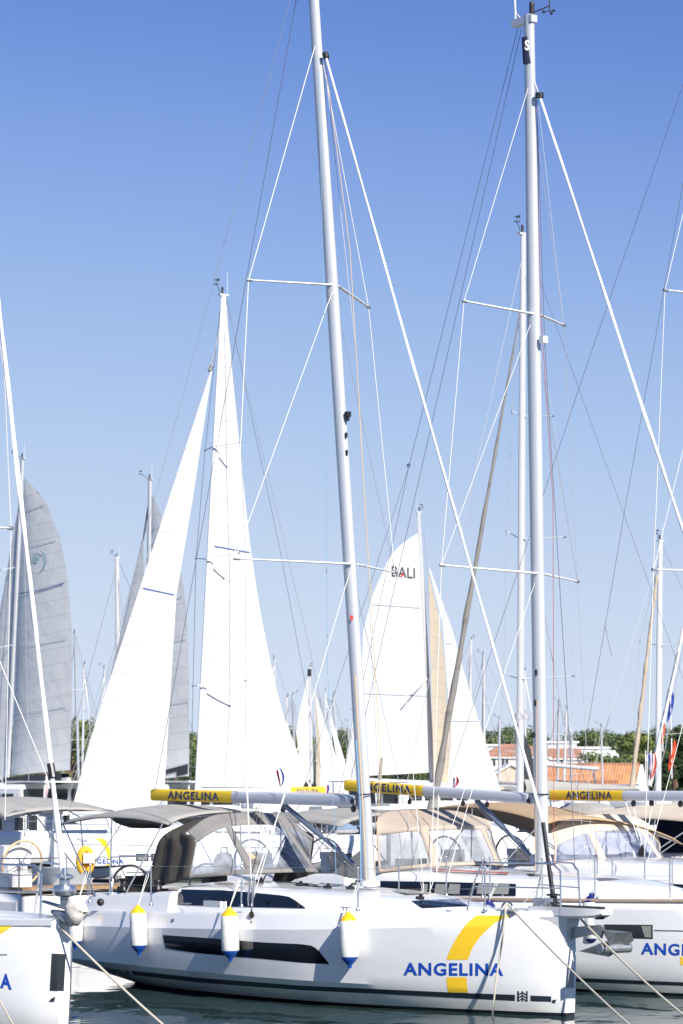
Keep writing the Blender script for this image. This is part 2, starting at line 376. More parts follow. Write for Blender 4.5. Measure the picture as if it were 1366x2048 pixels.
def text2d(s, bold=.03, shear=0, cuts=0):
    key = (s, bold, shear, cuts)
    if key in _tc: return _tc[key]
    cu = bpy.data.curves.new('txt', 'FONT'); cu.body = s; cu.offset = bold; cu.resolution_u = 3; cu.shear = shear; cu.space_character = 1.12 if bold > .01 else 1.0
    o = bpy.data.objects.new('txt', cu); COL.objects.link(o); bpy.context.view_layer.update()
    me = o.to_mesh(); vs_ = [Vector((v.co.x, v.co.y, 0)) for v in me.vertices]; fs = [tuple(p.vertices) for p in me.polygons]
    o.to_mesh_clear(); bpy.data.objects.remove(o); bpy.data.curves.remove(cu)
    x0, x1 = min(v.x for v in vs_), max(v.x for v in vs_); y0, y1 = min(v.y for v in vs_), max(v.y for v in vs_)
    vs_ = [((v.x-x0)/(x1-x0), (v.y-y0)/(y1-y0)) for v in vs_]
    if cuts:
        bm = bmesh.new(); bv = [bm.verts.new((x, y, 0)) for x, y in vs_]
        for f in fs:
            try: bm.faces.new([bv[i] for i in f])
            except ValueError: pass
        for ax_, k_ in ((1, cuts), (0, cuts*3)):
            for i in range(1, k_):
                co = [0,0,0]; no = [0,0,0]; co[ax_] = i/k_; no[ax_] = 1
                bmesh.ops.bisect_plane(bm, geom=bm.verts[:]+bm.edges[:]+bm.faces[:], plane_co=co, plane_no=no)
        bm.verts.index_update(); vs_ = [(v.co.x, v.co.y) for v in bm.verts]; fs = [tuple(v.index for v in f.verts) for f in bm.faces]; bm.free()
    _tc[key] = (vs_, fs); return _tc[key]
def text_on(fr, bvh, s, tl, tr, br, bl, off=.01, bold=.03, shear=0):
    """lettering laid on a surface; corners in pixels"""
    vs_, fs = text2d(s, bold, shear, 5); mb = MB(); ok = []
    for u, v in vs_:
        x = (tl[0]*(1-u)+tr[0]*u)*v + (bl[0]*(1-u)+br[0]*u)*(1-v); y = (tl[1]*(1-u)+tr[1]*u)*v + (bl[1]*(1-u)+br[1]*u)*(1-v)
        p = fr.hit(bvh, x, y, off); ok.append(p is not None); mb.v.append(p if p is not None else Vector((0,0,0)))
    for f in fs:
        if all(ok[i] for i in f): mb.f.append(f); mb.m.append(0)
    # drop unused verts
    used = sorted({i for f in mb.f for i in f}); mp = {j: i for i, j in enumerate(used)}
    mb.v = [mb.v[i] for i in used]; mb.f = [tuple(mp[i] for i in f) for f in mb.f]
    return mb
def text_plane(s, P0, U, V, bold=.02, shear=0):
    vs_, fs = text2d(s, bold, shear); mb = MB(); mb.add([Vector(P0)+Vector(U)*u+Vector(V)*v for u, v in vs_], fs); return mb
# ------------------------------------------------------------------ hulls, coachroofs, canopies
def hull_shape(L, Bm, z0, z1, stem=.10, pw=2.3):
    def beam(q):          # q metres aft of the stem
        s = min(1, max(0, 1 - q/L))
        if s < .42: b = Bm*(1-.13*((.42-s)/.42)**2)
        else: b = Bm*max(0, 1-min(1,(s-.42)/.58)**pw)**.88
        return b + stem*max(0, (s-.8)/.2)**2
    def sheer(q):
        s = min(1, max(0, 1-q/L)); return z0 + (z1-z0)*s**1.2
    return beam, sheer
def hull_mb(L, Bm, z0, z1, stem=.10, pw=2.3, band=.2, ns=64, knuckle=True):
    beam, sheer = hull_shape(L, Bm, z0, z1, stem, pw); mb = MB(); rows = []
    for i in range(ns+1):
        t = i/ns; q = L*(1-(1-(1-t))**1.0) if False else L*(1-t)
        q = L*(1-t)*(1) ; s = t
        B, F = beam(q), sheer(q)
        zc = (.42-.14*s)*(F/1.2); bow = max(0, (s-.62)/.38)
        Bc = B*(.985-.20*bow**1.5*(1-bow**6)); 
        zk = -.5+.62*max(0, (.45-s)/.45)**1.6 if s < .45 else -.5+.15*bow**3
        x = -q
        rake = 0
        b2 = band*(1-.25*bow)
        inn = .085*(1-bow**2)+.004
        pr = [(B-inn, F), (B, F-b2), (lerp(B, Bc, .33)+.012, lerp(F-b2, zc, .33)), (lerp(B, Bc, .68)+.012, lerp(F-b2, zc, .68)), (Bc, zc),
              (Bc*(.90-.02*bow), zk+(zc-zk)*.72), (Bc*(.78), zk+(zc-zk)*.5), (Bc*.45, zk+(zc-zk)*.15), (0.0, zk)]
        # finer sampling, keeping the knuckles crisp
        fine = []
        for j in range(len(pr)-1):
            for k in range(2): fine.append((lerp(pr[j][0], pr[j+1][0], k/2), lerp(pr[j][1], pr[j+1][1], k/2)))
        fine.append(pr[-1])
        row = [Vector((x, -y, z)) for y, z in fine] + [Vector((x, y, z)) for y, z in reversed(fine[:-1])]
        rows.append(row)
    mb.grid(rows)
    m = len(rows[0])
    mb.f.append(tuple(range(m))); mb.m.append(0)                      # transom
    k = m*ns; mb.f.append(tuple(k+m-1-i for i in range(m))); mb.m.append(0)   # blunt stem
    return mb
def deck_mb(L, Bm, z0, z1, stem=.10, pw=2.3, inn=.10, drop=.03, camber=.05, ns=40):
    beam, sheer = hull_shape(L, Bm, z0, z1, stem, pw); rows = []
    for i in range(ns+1):
        q = L*(1-i/ns); bow = max(0, ((1-q/L)-.62)/.38)
        B, F = beam(q)-.085*(1-bow**2)-.006, sheer(q)
        pr = [(-B, F-.002), (-B+.02, F+.035), (-B+.06*min(1,B), F+.035), (-B+.08*min(1,B), F-.01)]
        n = 8; mid = [(-B*.9+B*1.8*j/n, F-.01+camber*(1-(2*j/n-1)**2)) for j in range(1, n)]
        row = pr+mid+[(-y, z) for y, z in reversed(pr)]
        rows.append([Vector((-q, y, z)) for y, z in row])
    return MB().grid(rows)
def roof_mb(st, n=14):
    """st: list of (q, half width, deck z, height, inset)"""
    rows = []
    for q, w, zd, h, ins in st:
        pr = [(-w, zd-.05), (-w+ins*.15, zd+h*.12), (-w+ins*.8, zd+h*.72), (-w+ins*1.15, zd+h*.86), (-w+ins*1.9, zd+h*.94)]
        m = [(lerp(-w+ins*1.9, w-ins*1.9, j/n), zd+h*.94+h*.10*(1-(2*j/n-1)**2)+.02) for j in range(1, n)]
        rows.append([Vector((-q, y, z)) for y, z in pr+m+[(-y, z) for y, z in reversed(pr)]])
    mb = MB().grid(rows); m = len(rows[0])
    mb.f.append(tuple(range(m))); mb.m.append(0); k = m*(len(rows)-1); mb.f.append(tuple(k+i for i in reversed(range(m)))); mb.m.append(0)
    return mb
def densify(st, k=5):
    out = []
    for i in range(len(st)-1):
        for j in range(k):
            t = j/k; out.append(tuple(lerp(a, b, t) for a, b in zip(st[i], st[i+1])))
    out.append(st[-1]); 
    # smooth
    for _ in range(3):
        o2 = [out[0]]
        for i in range(1, len(out)-1): o2.append((out[i][0],)+tuple((out[i-1][c]+2*out[i][c]+out[i+1][c])/4 for c in range(1, 5)))
        o2.append(out[-1]); out = o2
    return out
def catmull(P, n):
    P = [Vector(p) for p in P]; out = []
    for i in range(len(P)-1):
        p0 = P[max(i-1, 0)]; p1 = P[i]; p2 = P[i+1]; p3 = P[min(i+2, len(P)-1)]
        for k in range(n):
            t = k/n; out.append(.5*((2*p1)+(p2-p0)*t+(2*p0-5*p1+4*p2-p3)*t*t+(3*p1-p0-3*p2+p3)*t**3))
    out.append(P[-1]); return out
def canopy(parent, rows3, windows, canvas, vin, name='sprayhood', nsub=8, vsub=7, th=.012, straps=None, border=.16, wmat_label=None):
    """rows3: list of rows (base, top, aft) of local points across the boat; windows: set of (band, column) patches that are clear"""
    R_ = [catmull(r, nsub) for r in rows3]; m = len(R_[0]); cols = len(rows3[0])-1
    V = []
    for b in range(len(R_)-1):
        for k in range(vsub): 
            t = k/vsub
            row = []
            for j in range(m):
                p = R_[b][j].lerp(R_[b+1][j], t)
                row.append(p)
            V.append(row)
    V.append(R_[-1])
    cv = MB(); idx = {}; wins = {}
    for i in range(len(V)-1):
        b = i//vsub; iv = i % vsub
        for j in range(m-1):
            c = j//nsub; ju = j % nsub
            clear = (b, c) in windows and 1 <= iv < vsub-1 and 1 <= ju < nsub-1
            if clear: wins.setdefault((b, c), []).append((i, j))
            else:
                for key in ((i,j),(i+1,j),(i+1,j+1),(i,j+1)):
                    if key not in idx: idx[key] = len(cv.v); cv.v.append(V[key[0]][key[1]])
                cv.f.append(tuple(idx[k] for k in ((i,j),(i+1,j),(i+1,j+1),(i,j+1)))); cv.m.append(0)
    o = mk(name, cv, canvas, parent, smooth=50)
    so_ = o.modifiers.new('th', 'SOLIDIFY'); so_.thickness = th; so_.offset = 0
    for key, cells in wins.items():
        w = MB(); ix = {}
        for i, j in cells:
            for k in ((i,j),(i+1,j),(i+1,j+1),(i,j+1)):
                if k not in ix: ix[k] = len(w.v); w.v.append(V[k[0]][k[1]])
            w.f.append(tuple(ix[k] for k in ((i,j),(i+1,j),(i+1,j+1),(i,j+1)))); w.m.append(0)
        mk('clear_window', w, vin, o, smooth=50)
    return o, V
def bimini(parent, q0, q1, w, z0, zmid, z1, mat, tube_mat='steel', deck=1.1, crown=.14, legs=True, droop=.10, port=True, name='bimini', tilt=0.0):
    """canvas awning from q0 (front) to q1 (back) metres aft of the stem"""
    rows = []; n = 14; m = 12
    for i in range(n+1):
        t = i/n; q = lerp(q0, q1, t); zc = z0*(1-t)**2+2*zmid*t*(1-t)*1.0+z1*t*t
        sag = .03*math.cos(t*math.pi*4)
        row = []
        for j in range(m+1):
            u = 2*j/m-1; row.append(Vector((-q, u*w*(1-.04*(2*t-1)**2), zc - crown*abs(u)**2.2 - (droop if abs(u) > .97 else 0) - tilt*u + sag*(1-u*u))))
        rows.append(row)
    o = mk(name, MB().grid(rows), mat, parent, smooth=60)
    s = o.modifiers.new('th', 'SOLIDIFY'); s.thickness = .02; s.offset = 0
    if legs:
        qm = (q0+q1)/2
        for qa in (q0+.15, qm, q1-.15):
            t = (qa-q0)/(q1-q0); zc = z0*(1-t)**2+2*zmid*t*(1-t)+z1*t*t
            pts = [(-qm+.25*(qa-qm)*-1, -w*.98, deck)] + [(-qa, u*w*.97, zc-crown*abs(u)**2.2-.035-tilt*u) for u in [-.98, -.8, -.5, 0, .5, .8, .98]] + [(-qm+.25*(qa-qm)*-1, w*.98, deck)]
            mk('bow_tube', MB().tube(pts, .013, 6), tube_mat, o)
    return o
# ------------------------------------------------------------------ rigging
def mast(parent, P0, P1, w, mat='mast_paint', d=None, name='mast', seg=20):
    P0, P1 = Vector(P0), Vector(P1); n = 12; rows = []; d = d or w*1.45
    for i in range(n+1):
        t = i/n; p = P0.lerp(P1, t); k = 1 - .22*max(0, (t-.6)/.4)
        rows.append([p + Vector((math.cos(a)*d/2*k, math.sin(a)*w/2*k, 0)) for a in [2*math.pi*j/seg for j in range(seg)]])
    mb = MB().grid(rows, closeu=True); top = len(mb.v)
    mb.f.append(tuple(top-seg+i for i in range(seg))); mb.m.append(0)
    o = mk(name, mb, mat, parent)
    ax = (P1-P0)
    # luff track down the after face
    tr = MB(); tr.tube([P0+ax*.05+Vector((-d/2-.004,0,0)), P0+ax*.98+Vector((-d/2*.8-.004,0,0))], .012, 4)
    mk('track', tr, 'boom_grey', o)
    return o
def wire(parent, pts, r=.004, mat='wire', name='shroud', seg=5):
    return mk(name, MB().tube(pts, r, seg, caps=False), mat, parent)
def spreader(parent, A, B, r=.032, mat='white_paint', name='spreader'):
    A, B = Vector(A), Vector(B); mb = MB()
    mb.tube([A, A.lerp(B, .96)], [r*1.15, r*.8], 10, ry=.5, up=(0,0,1)); mb.tube([A.lerp(B, .955), B+(B-A).normalized()*.03], r*.95, 8, ry=.8, mi=1)
    return mk(name, mb, [mat, 'galvanised'], parent)
def masthead(parent, P, s=1.0, vane=True, dx=-1):
    mb = MB(); P = Vector(P)
    mb.box(P+Vector((0,0,.03*s)), (.34*s, .12*s, .07*s)); o = mk('masthead_crane', mb, 'mast_paint', parent)
    mb = MB(); mb.tube([P+Vector((.05,0,.05)), P+Vector((.05,0,.22*s))], .035*s, 8); mb.ball(P+Vector((.05,0,.25*s)), .04*s, seg=8); mk('anchor_light', mb, ['black_plastic'], o)
    mb = MB(); a = P+Vector((.1*s, 0, .05*s)); b = P+Vector((.45*s, .25*s, .32*s)); mb.tube([a, b], .010*s, 5); mb.tube([b, b+Vector((0,0,.12*s))], .008*s, 5)
    mb.prism([b+Vector((.12*s,0,.1*s)), b+Vector((-.02*s,0,.13*s)), b+Vector((-.12*s,0,.17*s)), b+Vector((-.12*s,0,.07*s))], (0,.005,0))
    for k in range(3):
        an = k*2.094; mb.tube([b-Vector((0,0,.02*s)), b+Vector((math.cos(an)*.07*s, math.sin(an)*.07*s, -.03*s))], .005*s, 4); mb.ball(b+Vector((math.cos(an)*.08*s, math.sin(an)*.08*s, -.03*s)), .022*s, seg=6)
    mk('wind_vane', mb, 'black_plastic', o)
    mb = MB(); mb.tube([P+Vector((-.14*s,0,.05)), P+Vector((-.14*s,0,.75*s))], .006*s, 5); mk('aerial', mb, 'white_paint', o)
    return o
def boom_obj(parent, A, B, h, w, yellow=None, mat='boom_grey', name='boom'):
    """A aft end, B gooseneck; yellow = fraction of the length (from A) wrapped in yellow"""
    A, B = Vector(A), Vector(B); seg = 20
    def ring(p, k=1.0):
        out = []
        for j in range(seg):
            a = 2*math.pi*j/seg; c, s_ = math.cos(a), math.sin(a)
            e = .6; out.append(p + Vector((0, math.copysign(abs(c)**e, c)*w/2*k, math.copysign(abs(s_)**e, s_)*h/2*k)))
        return out
    mb = MB(); mb.grid([ring(A.lerp(B, t)) for t in (0, .25, .5, .75, 1)], closeu=True)
    mb.f.append(tuple(range(seg))); mb.m.append(0); k = len(mb.v); mb.f.append(tuple(k-1-i for i in range(seg))); mb.m.append(0)
    o = mk(name, mb, mat, parent)
    by = None
    if yellow:
        y = MB(); y.grid([ring(A.lerp(B, t), 1.05) for t in (-.003, yellow/2, yellow)], closeu=True)
        y.f.append(tuple(range(seg))); y.m.append(0)
        by = y.bvh(); mk('yellow_wrap', y, 'boom_yellow', o)
        cap = MB(); cap.box(A.lerp(B, -.006), (.02, w*.8, h*.8)); mk('end_cap', cap, 'black_plastic', o)
    return o, by
def block(parent, P, s=.05, mat='black_plastic', name='block'):
    mb = MB(); P = Vector(P); mb.lathe(P-Vector((0,.4*s,0)), [(.01*s,0),(s*.8,0),(s,.15*s),(s,.65*s),(s*.8,.8*s),(.01*s,.8*s)], 10, axis=(0,1,0)); mb.box(P+Vector((0,0,s*1.2)), (s*.5, s*.3, s*.6))
    return mk(name, mb, mat, parent)
def lifelines(parent, pts, h=.62, r=.003, rs=.012, mids=True):
    """stanchions at deck points pts joined by two wires"""
    for p in pts:
        p = Vector(p); mb = MB(); mb.tube([p, p+Vector((0,0,h))], rs, 8); mb.lathe(p, [(.001,0),(.035,0),(.035,.012),(.018,.05)], 10); mb.ball(p+Vector((0,0,h)), rs*1.3, seg=8)
        mk('stanchion', mb, 'steel', parent)
    if len(pts) > 1:
        mk('lifeline', MB().tube([Vector(p)+Vector((0,0,h-.01)) for p in pts], r, 5, caps=False), 'wire', parent)
        if mids: mk('lifeline', MB().tube([Vector(p)+Vector((0,0,h*.5)) for p in pts], r, 5, caps=False), 'wire', parent)
def pulpit(parent, qf, qa, w, zd, h=.62, r=.0135, wf=.18):
    mb = MB(); zt = zd+h
    mb.tube([(-qa, -w, zd), (-qa+.14, -w*.97, zd+h*.6), (-qa+.25, -w*.92, zt-.03), (-qa+.4, -w*.85, zt), (-qf-.15, -wf, zt), (-qf-.02, -wf*.9, zt-.1), (-qf, -wf, zd)], r, 8)
    mb.tube([(-qa, w, zd), (-qa+.14, w*.97, zd+h*.6), (-qa+.25, w*.92, zt-.03), (-qa+.4, w*.85, zt), (-qf-.15, wf, zt), (-qf-.02, wf*.9, zt-.1), (-qf, wf, zd)], r, 8)
    for s_ in (-1, 1): mb.tube([(-qa+.11, s_*w*.975, zd+h*.5), (-qf-.005, s_*wf*.98, zd+h*.5)], r*.8, 6)
    return mk('pulpit', mb, 'steel', parent)
def wheel(parent, c, rad=.42, mat='steel', rim='wheel', axis=(1,0,.15)):
    ax = Vector(axis).normalized(); x = ax.orthogonal().normalized(); y = ax.cross(x); c = Vector(c); mb = MB()
    n = 28; rows = []
    for i in range(n):
        a = 2*math.pi*i/n; p = c + (x*math.cos(a)+y*math.sin(a))*rad; rd = (x*math.cos(a)+y*math.sin(a))
        rows.append([p + rd*.02*math.cos(b)+ax*.02*math.sin(b) for b in [2*math.pi*k/8 for k in range(8)]])
    mb.grid(rows, closeu=True, closev=True); o = mk(rim, mb, mat, parent)
    sp = MB()
    for k in range(5):
        a = 2*math.pi*k/5; sp.tube([c, c+(x*math.cos(a)+y*math.sin(a))*rad], .008, 6)
    sp.ball(c, .05); mk('spoke', sp, 'steel', o); return o
def cleat(parent, c, s=.11, name='cleat'):
    c = Vector(c); mb = MB(); mb.tube([c+Vector((-s,0,.05)), c+Vector((s,0,.05))], [.008, .008], 6); mb.tube([c+Vector((-s*.35,0,0)), c+Vector((-s*.35,0,.05))], .01, 6); mb.tube([c+Vector((s*.35,0,0)), c+Vector((s*.35,0,.05))], .01, 6)
    return mk(name, mb, 'steel', parent)
def winch(parent, c, s=1.0):
    return mk('winch', MB().lathe(c, [(.001,0),(.075*s,0),(.07*s,.03*s),(.05*s,.06*s),(.05*s,.1*s),(.065*s,.13*s),(.06*s,.15*s),(.001,.155*s)], 14), 'black_plastic', parent)
def fender(M, c, length, rad, top, bot, label, group, hang=None, body='fender_white'):
    """boat fender hanging in local frame of M; c = centre"""
    o = thing('fender', label, 'fender', M @ Matrix.Translation(Vector(c)) @ Matrix.Rotation(R(((len(label)*7) % 9)-4), 4, 'Y'), group); h = length/2
    mk('body', MB().lathe((0,0,0), [(rad*.93,-h*.70),(rad,-h*.66),(rad,-h*.3),(rad*1.01,0),(rad,h*.3),(rad,h*.66),(rad*.93,h*.70)], 24), body, o, smooth=50)
    mk('top_cap', MB().lathe((0,0,0), [(rad*.95,h*.68),(rad*.9,h*.74),(rad*.55,h*.90),(rad*.28,h*.97),(rad*.24,h*1.06),(.001,h*1.06)], 24), top, o, smooth=50)
    mk('bottom_cap', MB().lathe((0,0,0), [(rad*.95,-h*.68),(rad*.9,-h*.74),(rad*.5,-h*.92),(rad*.24,-h*1.0),(rad*.2,-h*1.12),(.001,-h*1.12)], 24), bot, o, smooth=50)
    if hang is not None:
        for dy in (-.03, .03):
            mk('lanyard', MB().tube([(0,0,h*1.0), Vector(hang)-Vector(c)+Vector((dy,0,0))], .006, 5, caps=False), 'rope_white', o)
    return o
def sail(parent, luff, leech, camber, mat, name='mainsail', n=26, m=14, side=1, foot_round=0, th=.0, thin=True, rip=.0):
    """luff, leech: lists of local points from foot to head; belly along local y"""
    rows = []
    for i in range(n+1):
        t = i/n; a = poly_at(luff, t); b = poly_at(leech, t); row = []
        w = (b-a).length
        for j in range(m+1):
            u = j/m; p = a.lerp(b, u); bel = camber*w*side*(math.sin(math.pi*u**.75))*(.6+.4*math.sin(math.pi*min(1, t*1.2+.1)))
            p = p + Vector((0, bel, 0)); 
            if i == 0 and foot_round: p.z -= foot_round*math.sin(math.pi*u)
            p.y += rip*math.sin(t*40+u*3)*math.sin(u*math.pi)
            row.append(p)
        rows.append(row)
    mb = MB().grid(rows); o = mk(name, mb, mat, parent, smooth=80)
    return o, rows
def furled(parent, A, B, r0, r1, mat='sail_tan', name='furled_genoa', seg=10, twist=22):
    """rolled headsail on its stay: slightly lumpy, spiral leech"""
    A, B = Vector(A), Vector(B); n = 60; ax = (B-A).normalized(); x = ax.orthogonal().normalized(); y = ax.cross(x); rows = []
    for i in range(n+1):
        t = i/n; r = lerp(r0, r1, t)*(1+.12*math.sin(t*37)+.05*math.sin(t*91)); p = A.lerp(B, t); row = []
        for k in range(seg):
            a = 2*math.pi*k/seg; rr = r*(1+.22*max(0, math.cos(a-t*twist))**4); row.append(p+(x*math.cos(a)+y*math.sin(a))*rr)
        rows.append(row)
    return mk(name, MB().grid(rows, closeu=True), mat, parent)
def surf_strip(parent, fr, bvh, a, b, mat, name, n=24, m=4, off=.003):
    mb = strip(fr, bvh, a, b, n, m, off)
    return mk(name, mb, mat, parent, smooth=60) if mb.f else None
# ------------------------------------------------------------------ generic near yacht
def edge_pt(fr, beam, px, py, inset=.12):
    y = -1.6
    for _ in range(6):
        p = fr.L(px, py, y); y = -(beam(max(.05, -p.x))-inset)
    return fr.L(px, py, y)
def coaming(parent, sheer, qa, qb, w, h, th=.26, both=True):
    for s in (-1, 1):
        rows = []
        for i in range(13):
            t = i/12; q = lerp(qa, qb, t); hh = h*(1-.12*t) if t < .93 else h*(1-.12*t)*.75; z = sheer(q)-.03; ww = w*(1-.05*t)
            rows.append([Vector((-q, s*a, b)) for a, b in [(ww, z), (ww-.05, z+hh*.8), (ww-.09, z+hh*.96), (ww-.14, z+hh), (ww-th+.03, z+hh), (ww-th, z+hh*.93), (ww-th-.02, z-.4)]])
        mb = MB().grid(rows); m = 7; mb.f.append(tuple(range(m))); mb.m.append(0); k = 12*m; mb.f.append(tuple(k+i for i in range(m))); mb.m.append(0)
        mk('cockpit_coaming', mb, 'gelcoat', parent)
def hood(parent, fr, b0, b1, b2, t0, t1, t2, a0, a1, canvas, vin, nsub=12, vsub=10, th=.014, windows=None):
    """b/t/a = (px, py, local y); port side mirrored"""
    P = lambda s: fr.L(*s)
    mir = lambda v: Vector((v.x, -v.y, v.z))
    B0, B1, B2, T0, T1, T2, A0, A1 = [P(s) for s in (b0, b1, b2, t0, t1, t2, a0, a1)]
    B1 = Vector(((B1.x+B2.x)/2, B1.y, (B1.z+B2.z)/2)); B2 = mir(B1); T1 = Vector(((T1.x+T2.x)/2, T1.y, (T1.z+T2.z)/2)); T2 = mir(T1)
    rows = [[B0, B1, B2, mir(B0)], [T0, T1, T2, mir(T0)], [A0, A1, mir(A1), mir(A0)]]
    o, V = canopy(parent, rows, windows or {(0,0),(0,1),(0,2)}, canvas, vin, nsub=nsub, vsub=vsub, th=th)
    for r in (V[vsub], V[-1]):
        mk('hoop', MB().tube([p+Vector((0,0,-.02)) for p in r[1:-1:2]], .012, 6), 'steel', o)
    return o, V, rows
def hatch(parent, fr, bvh, pts, name='deck_hatch', off=.012):
    mb = strip(fr, bvh, pts[0], pts[1], 16, 8, off); return mk(name, mb, 'hull_glass', parent, smooth=60)
def shadow_gap(*a): pass
BLUE, YEL = 'logo_blue', 'logo_yellow'

# ================================================================== yacht A (centre foreground)
ANG = R(-52)
A = Frame(3.10, 41.1, ANG)
LA, BA = 10.3, 1.85
tA = thing('sailboat', 'foreground white sailing yacht with black hull window, grey sprayhood and three yellow topped fenders', 'sailboat', A.M, 'white charter yachts moored side by side')
hm = hull_mb(LA, BA, 1.09, 1.39); hA = mk('hull', hm, 'hull_white', tA, smooth=22); bvA = hm.bvh()
beamA, sheerA = hull_shape(LA, BA, 1.09, 1.39)
dm = deck_mb(LA, BA, 1.09, 1.39); mk('deck', dm, 'deck_white', tA, smooth=25)
surf_strip(hA, A, bvA, [(326,1870),(400,1875),(529,1885),(600,1888),(622,1891),(634,1897),(659,1928)], [(331,1896),(345,1899),(400,1907),(529,1918),(600,1925),(640,1927.5),(659,1928.8)], 'hull_glass', 'hull_window', 40, 4)
surf_strip(hA, A, bvA, [(262,1941),(400,1955.6),(600,1971),(800,1980),(920,1985.5),(1030,1989.5)], [(267,1950),(400,1965),(600,1980),(800,1989.5),(920,1996),(1030,2001.8)], 'stripe_dark', 'boot_stripe', 60, 2)
surf_strip(hA, A, bvA, [(164,1929),(205,1935)], [(178,1937),(207,1943.5)], 'stripe_dark', 'boot_stripe', 8, 1)
surf_strip(hA, A, bvA, [(1061,1991),(1102.5,1992.6)], [(1061,2002.5),(1102.5,2004)], 'stripe_dark', 'boot_stripe', 6, 1)
mk('lettering', text_on(A, bvA, 'DUFOUR', (209,1935), (258,1941), (262,1951), (211,1945), .006, .02), 'stripe_dark', hA, smooth=0)
mbq = MB()
for (x0, x1, y0, y1, sl_) in [(1034.5,1038,1982,2003,0),(1043.5,1046,1982,2003,0),(1052.5,1055.5,1982,2003,0)]:
    s_ = strip(A, bvA, [(x0,y0),(x1,y0)], [(x0,y1),(x1,y1)], 2, 3); mbq.add(s_.v, s_.f)
for k in range(3):
    yy = 1984+k*6
    s_ = strip(A, bvA, [(1038.3,yy+4),(1043.2,yy)], [(1038.3,yy+7),(1043.2,yy+3)], 2, 2); mbq.add(s_.v, s_.f)
    s_ = strip(A, bvA, [(1046.4,yy),(1052.2,yy+4)], [(1046.4,yy+3),(1052.2,yy+7)], 2, 2); mbq.add(s_.v, s_.f)
mk('emblem', mbq, 'stripe_dark', hA, smooth=0)
surf_strip(hA, A, bvA, smooth2([(893,1919.5),(899,1903),(912,1878),(932,1849),(953,1831)]), smooth2([(935.5,1919.5),(948,1891),(968,1866),(994,1843.5),(1024,1831)]), YEL, 'yellow_arc', 30, 8)
surf_strip(hA, A, bvA, [(893,1954.5),(894,1970),(897,1985)], [(933,1954.5),(934,1970),(936,1985)], YEL, 'yellow_arc', 8, 4)
mk('lettering', text_on(A, bvA, 'ANGELINA', (807,1925), (1007,1926.5), (1007,1952), (807,1951), .004, .03), BLUE, hA, smooth=0)
mk('thruster_port', strip(A, bvA, [(1105,2000),(1113,1999)], [(1103,2006),(1110,2007)], 2, 2), 'stripe_dark', hA, smooth=0)
mk('vent', strip(A, bvA, [(343,1839),(349,1838)], [(343,1844),(349,1843)], 2, 2, .01), 'steel', hA, smooth=0)
# coachroof
stA = densify([(1.55,.10,sheerA(1.5),.02,.05),(2.1,.50,sheerA(2.1),.10,.10),(3.1,.86,sheerA(3.1),.21,.13),(4.35,1.10,sheerA(4.3),.30,.13),(5.5,1.22,sheerA(5.5),.36,.13),(6.5,1.28,sheerA(6.5),.40,.13),(7.6,1.31,sheerA(7.6),.43,.13)])
rm = roof_mb(stA); rA = mk('coachroof', rm, 'gelcoat', tA, smooth=40); bvRA = rm.bvh()
surf_strip(rA, A, bvRA, [(357,1779),(440,1781),(488,1784),(560,1791),(578,1794),(588,1799),(611.5,1816)], [(356,1810),(430,1812.5),(500,1814.5),(560,1816),(580,1816.6),(595,1817),(611.5,1817.4)], 'hull_glass', 'side_window', 40, 6, .008)
surf_strip(rA, A, bvRA, [(823,1803),(915,1799)], [(845,1817),(936,1813)], 'hull_glass', 'side_window', 24, 10, .012)
hatch(rA, A, bvRA, ([(782,1782),(840,1780)], [(812,1790),(872,1787)]))
hatch(rA, A, bvRA, ([(585,1770),(690,1762)], [(640,1775),(705,1769)]))
coaming(tA, sheerA, 7.55, 10.0, 1.42, .37)
# cockpit: benches, table, steering
mb = MB(); mb.box((-8.7,-.85,.95),(2.0,.5,.5)); mb.box((-8.7,.85,.95),(2.0,.5,.5)); mk('cockpit_bench', mb, 'deck_white', tA)
for s in (-1, 1):
    mb = MB(); mb.box((-9.35, s*.75, 1.15), (.22, .32, .9)); mb.box((-9.33, s*.75, 1.62), (.2, .36, .1)); mk('helm_pedestal', mb, 'black_plastic', tA)
    wheel(tA, (-9.5, s*.75, 1.45), .38, 'steel', 'steering_wheel')
for q, y in [(5.2,-1.0),(6.2,-1.05)]: pass
# handrail on the roof side
hr = [A.hit(bvRA, x, y, .05) for x, y in [(470,1757),(520,1758),(545,1763)]]
for x, y in [(430,1762),(520,1765),(600,1772),(655,1777),(700,1779),(840,1799)]:
    p = A.hit(bvRA, x, y, .0)
    if p: mk('deck_fitting', MB().box(p+Vector((0,0,.02)), (.12,.06,.05)).box(p+Vector((.02,0,.05)),(.05,.03,.05)), 'black_plastic', rA)
p = [A.hit(bvRA, x, y, .0) for x, y in [(400,1760),(480,1760),(545,1766),(552,1772)]]
p = [v for v in p if v]
if len(p) > 2: mk('handrail', MB().tube([p[0]]+[v+Vector((0,0,.06)) for v in p[:-1]]+[p[-1]], .012, 6), 'black_plastic', rA)
winch(tA, (-8.0,-1.28, sheerA(8)+.36)); winch(tA, (-9.0,-1.24, sheerA(9)+.34), .9)
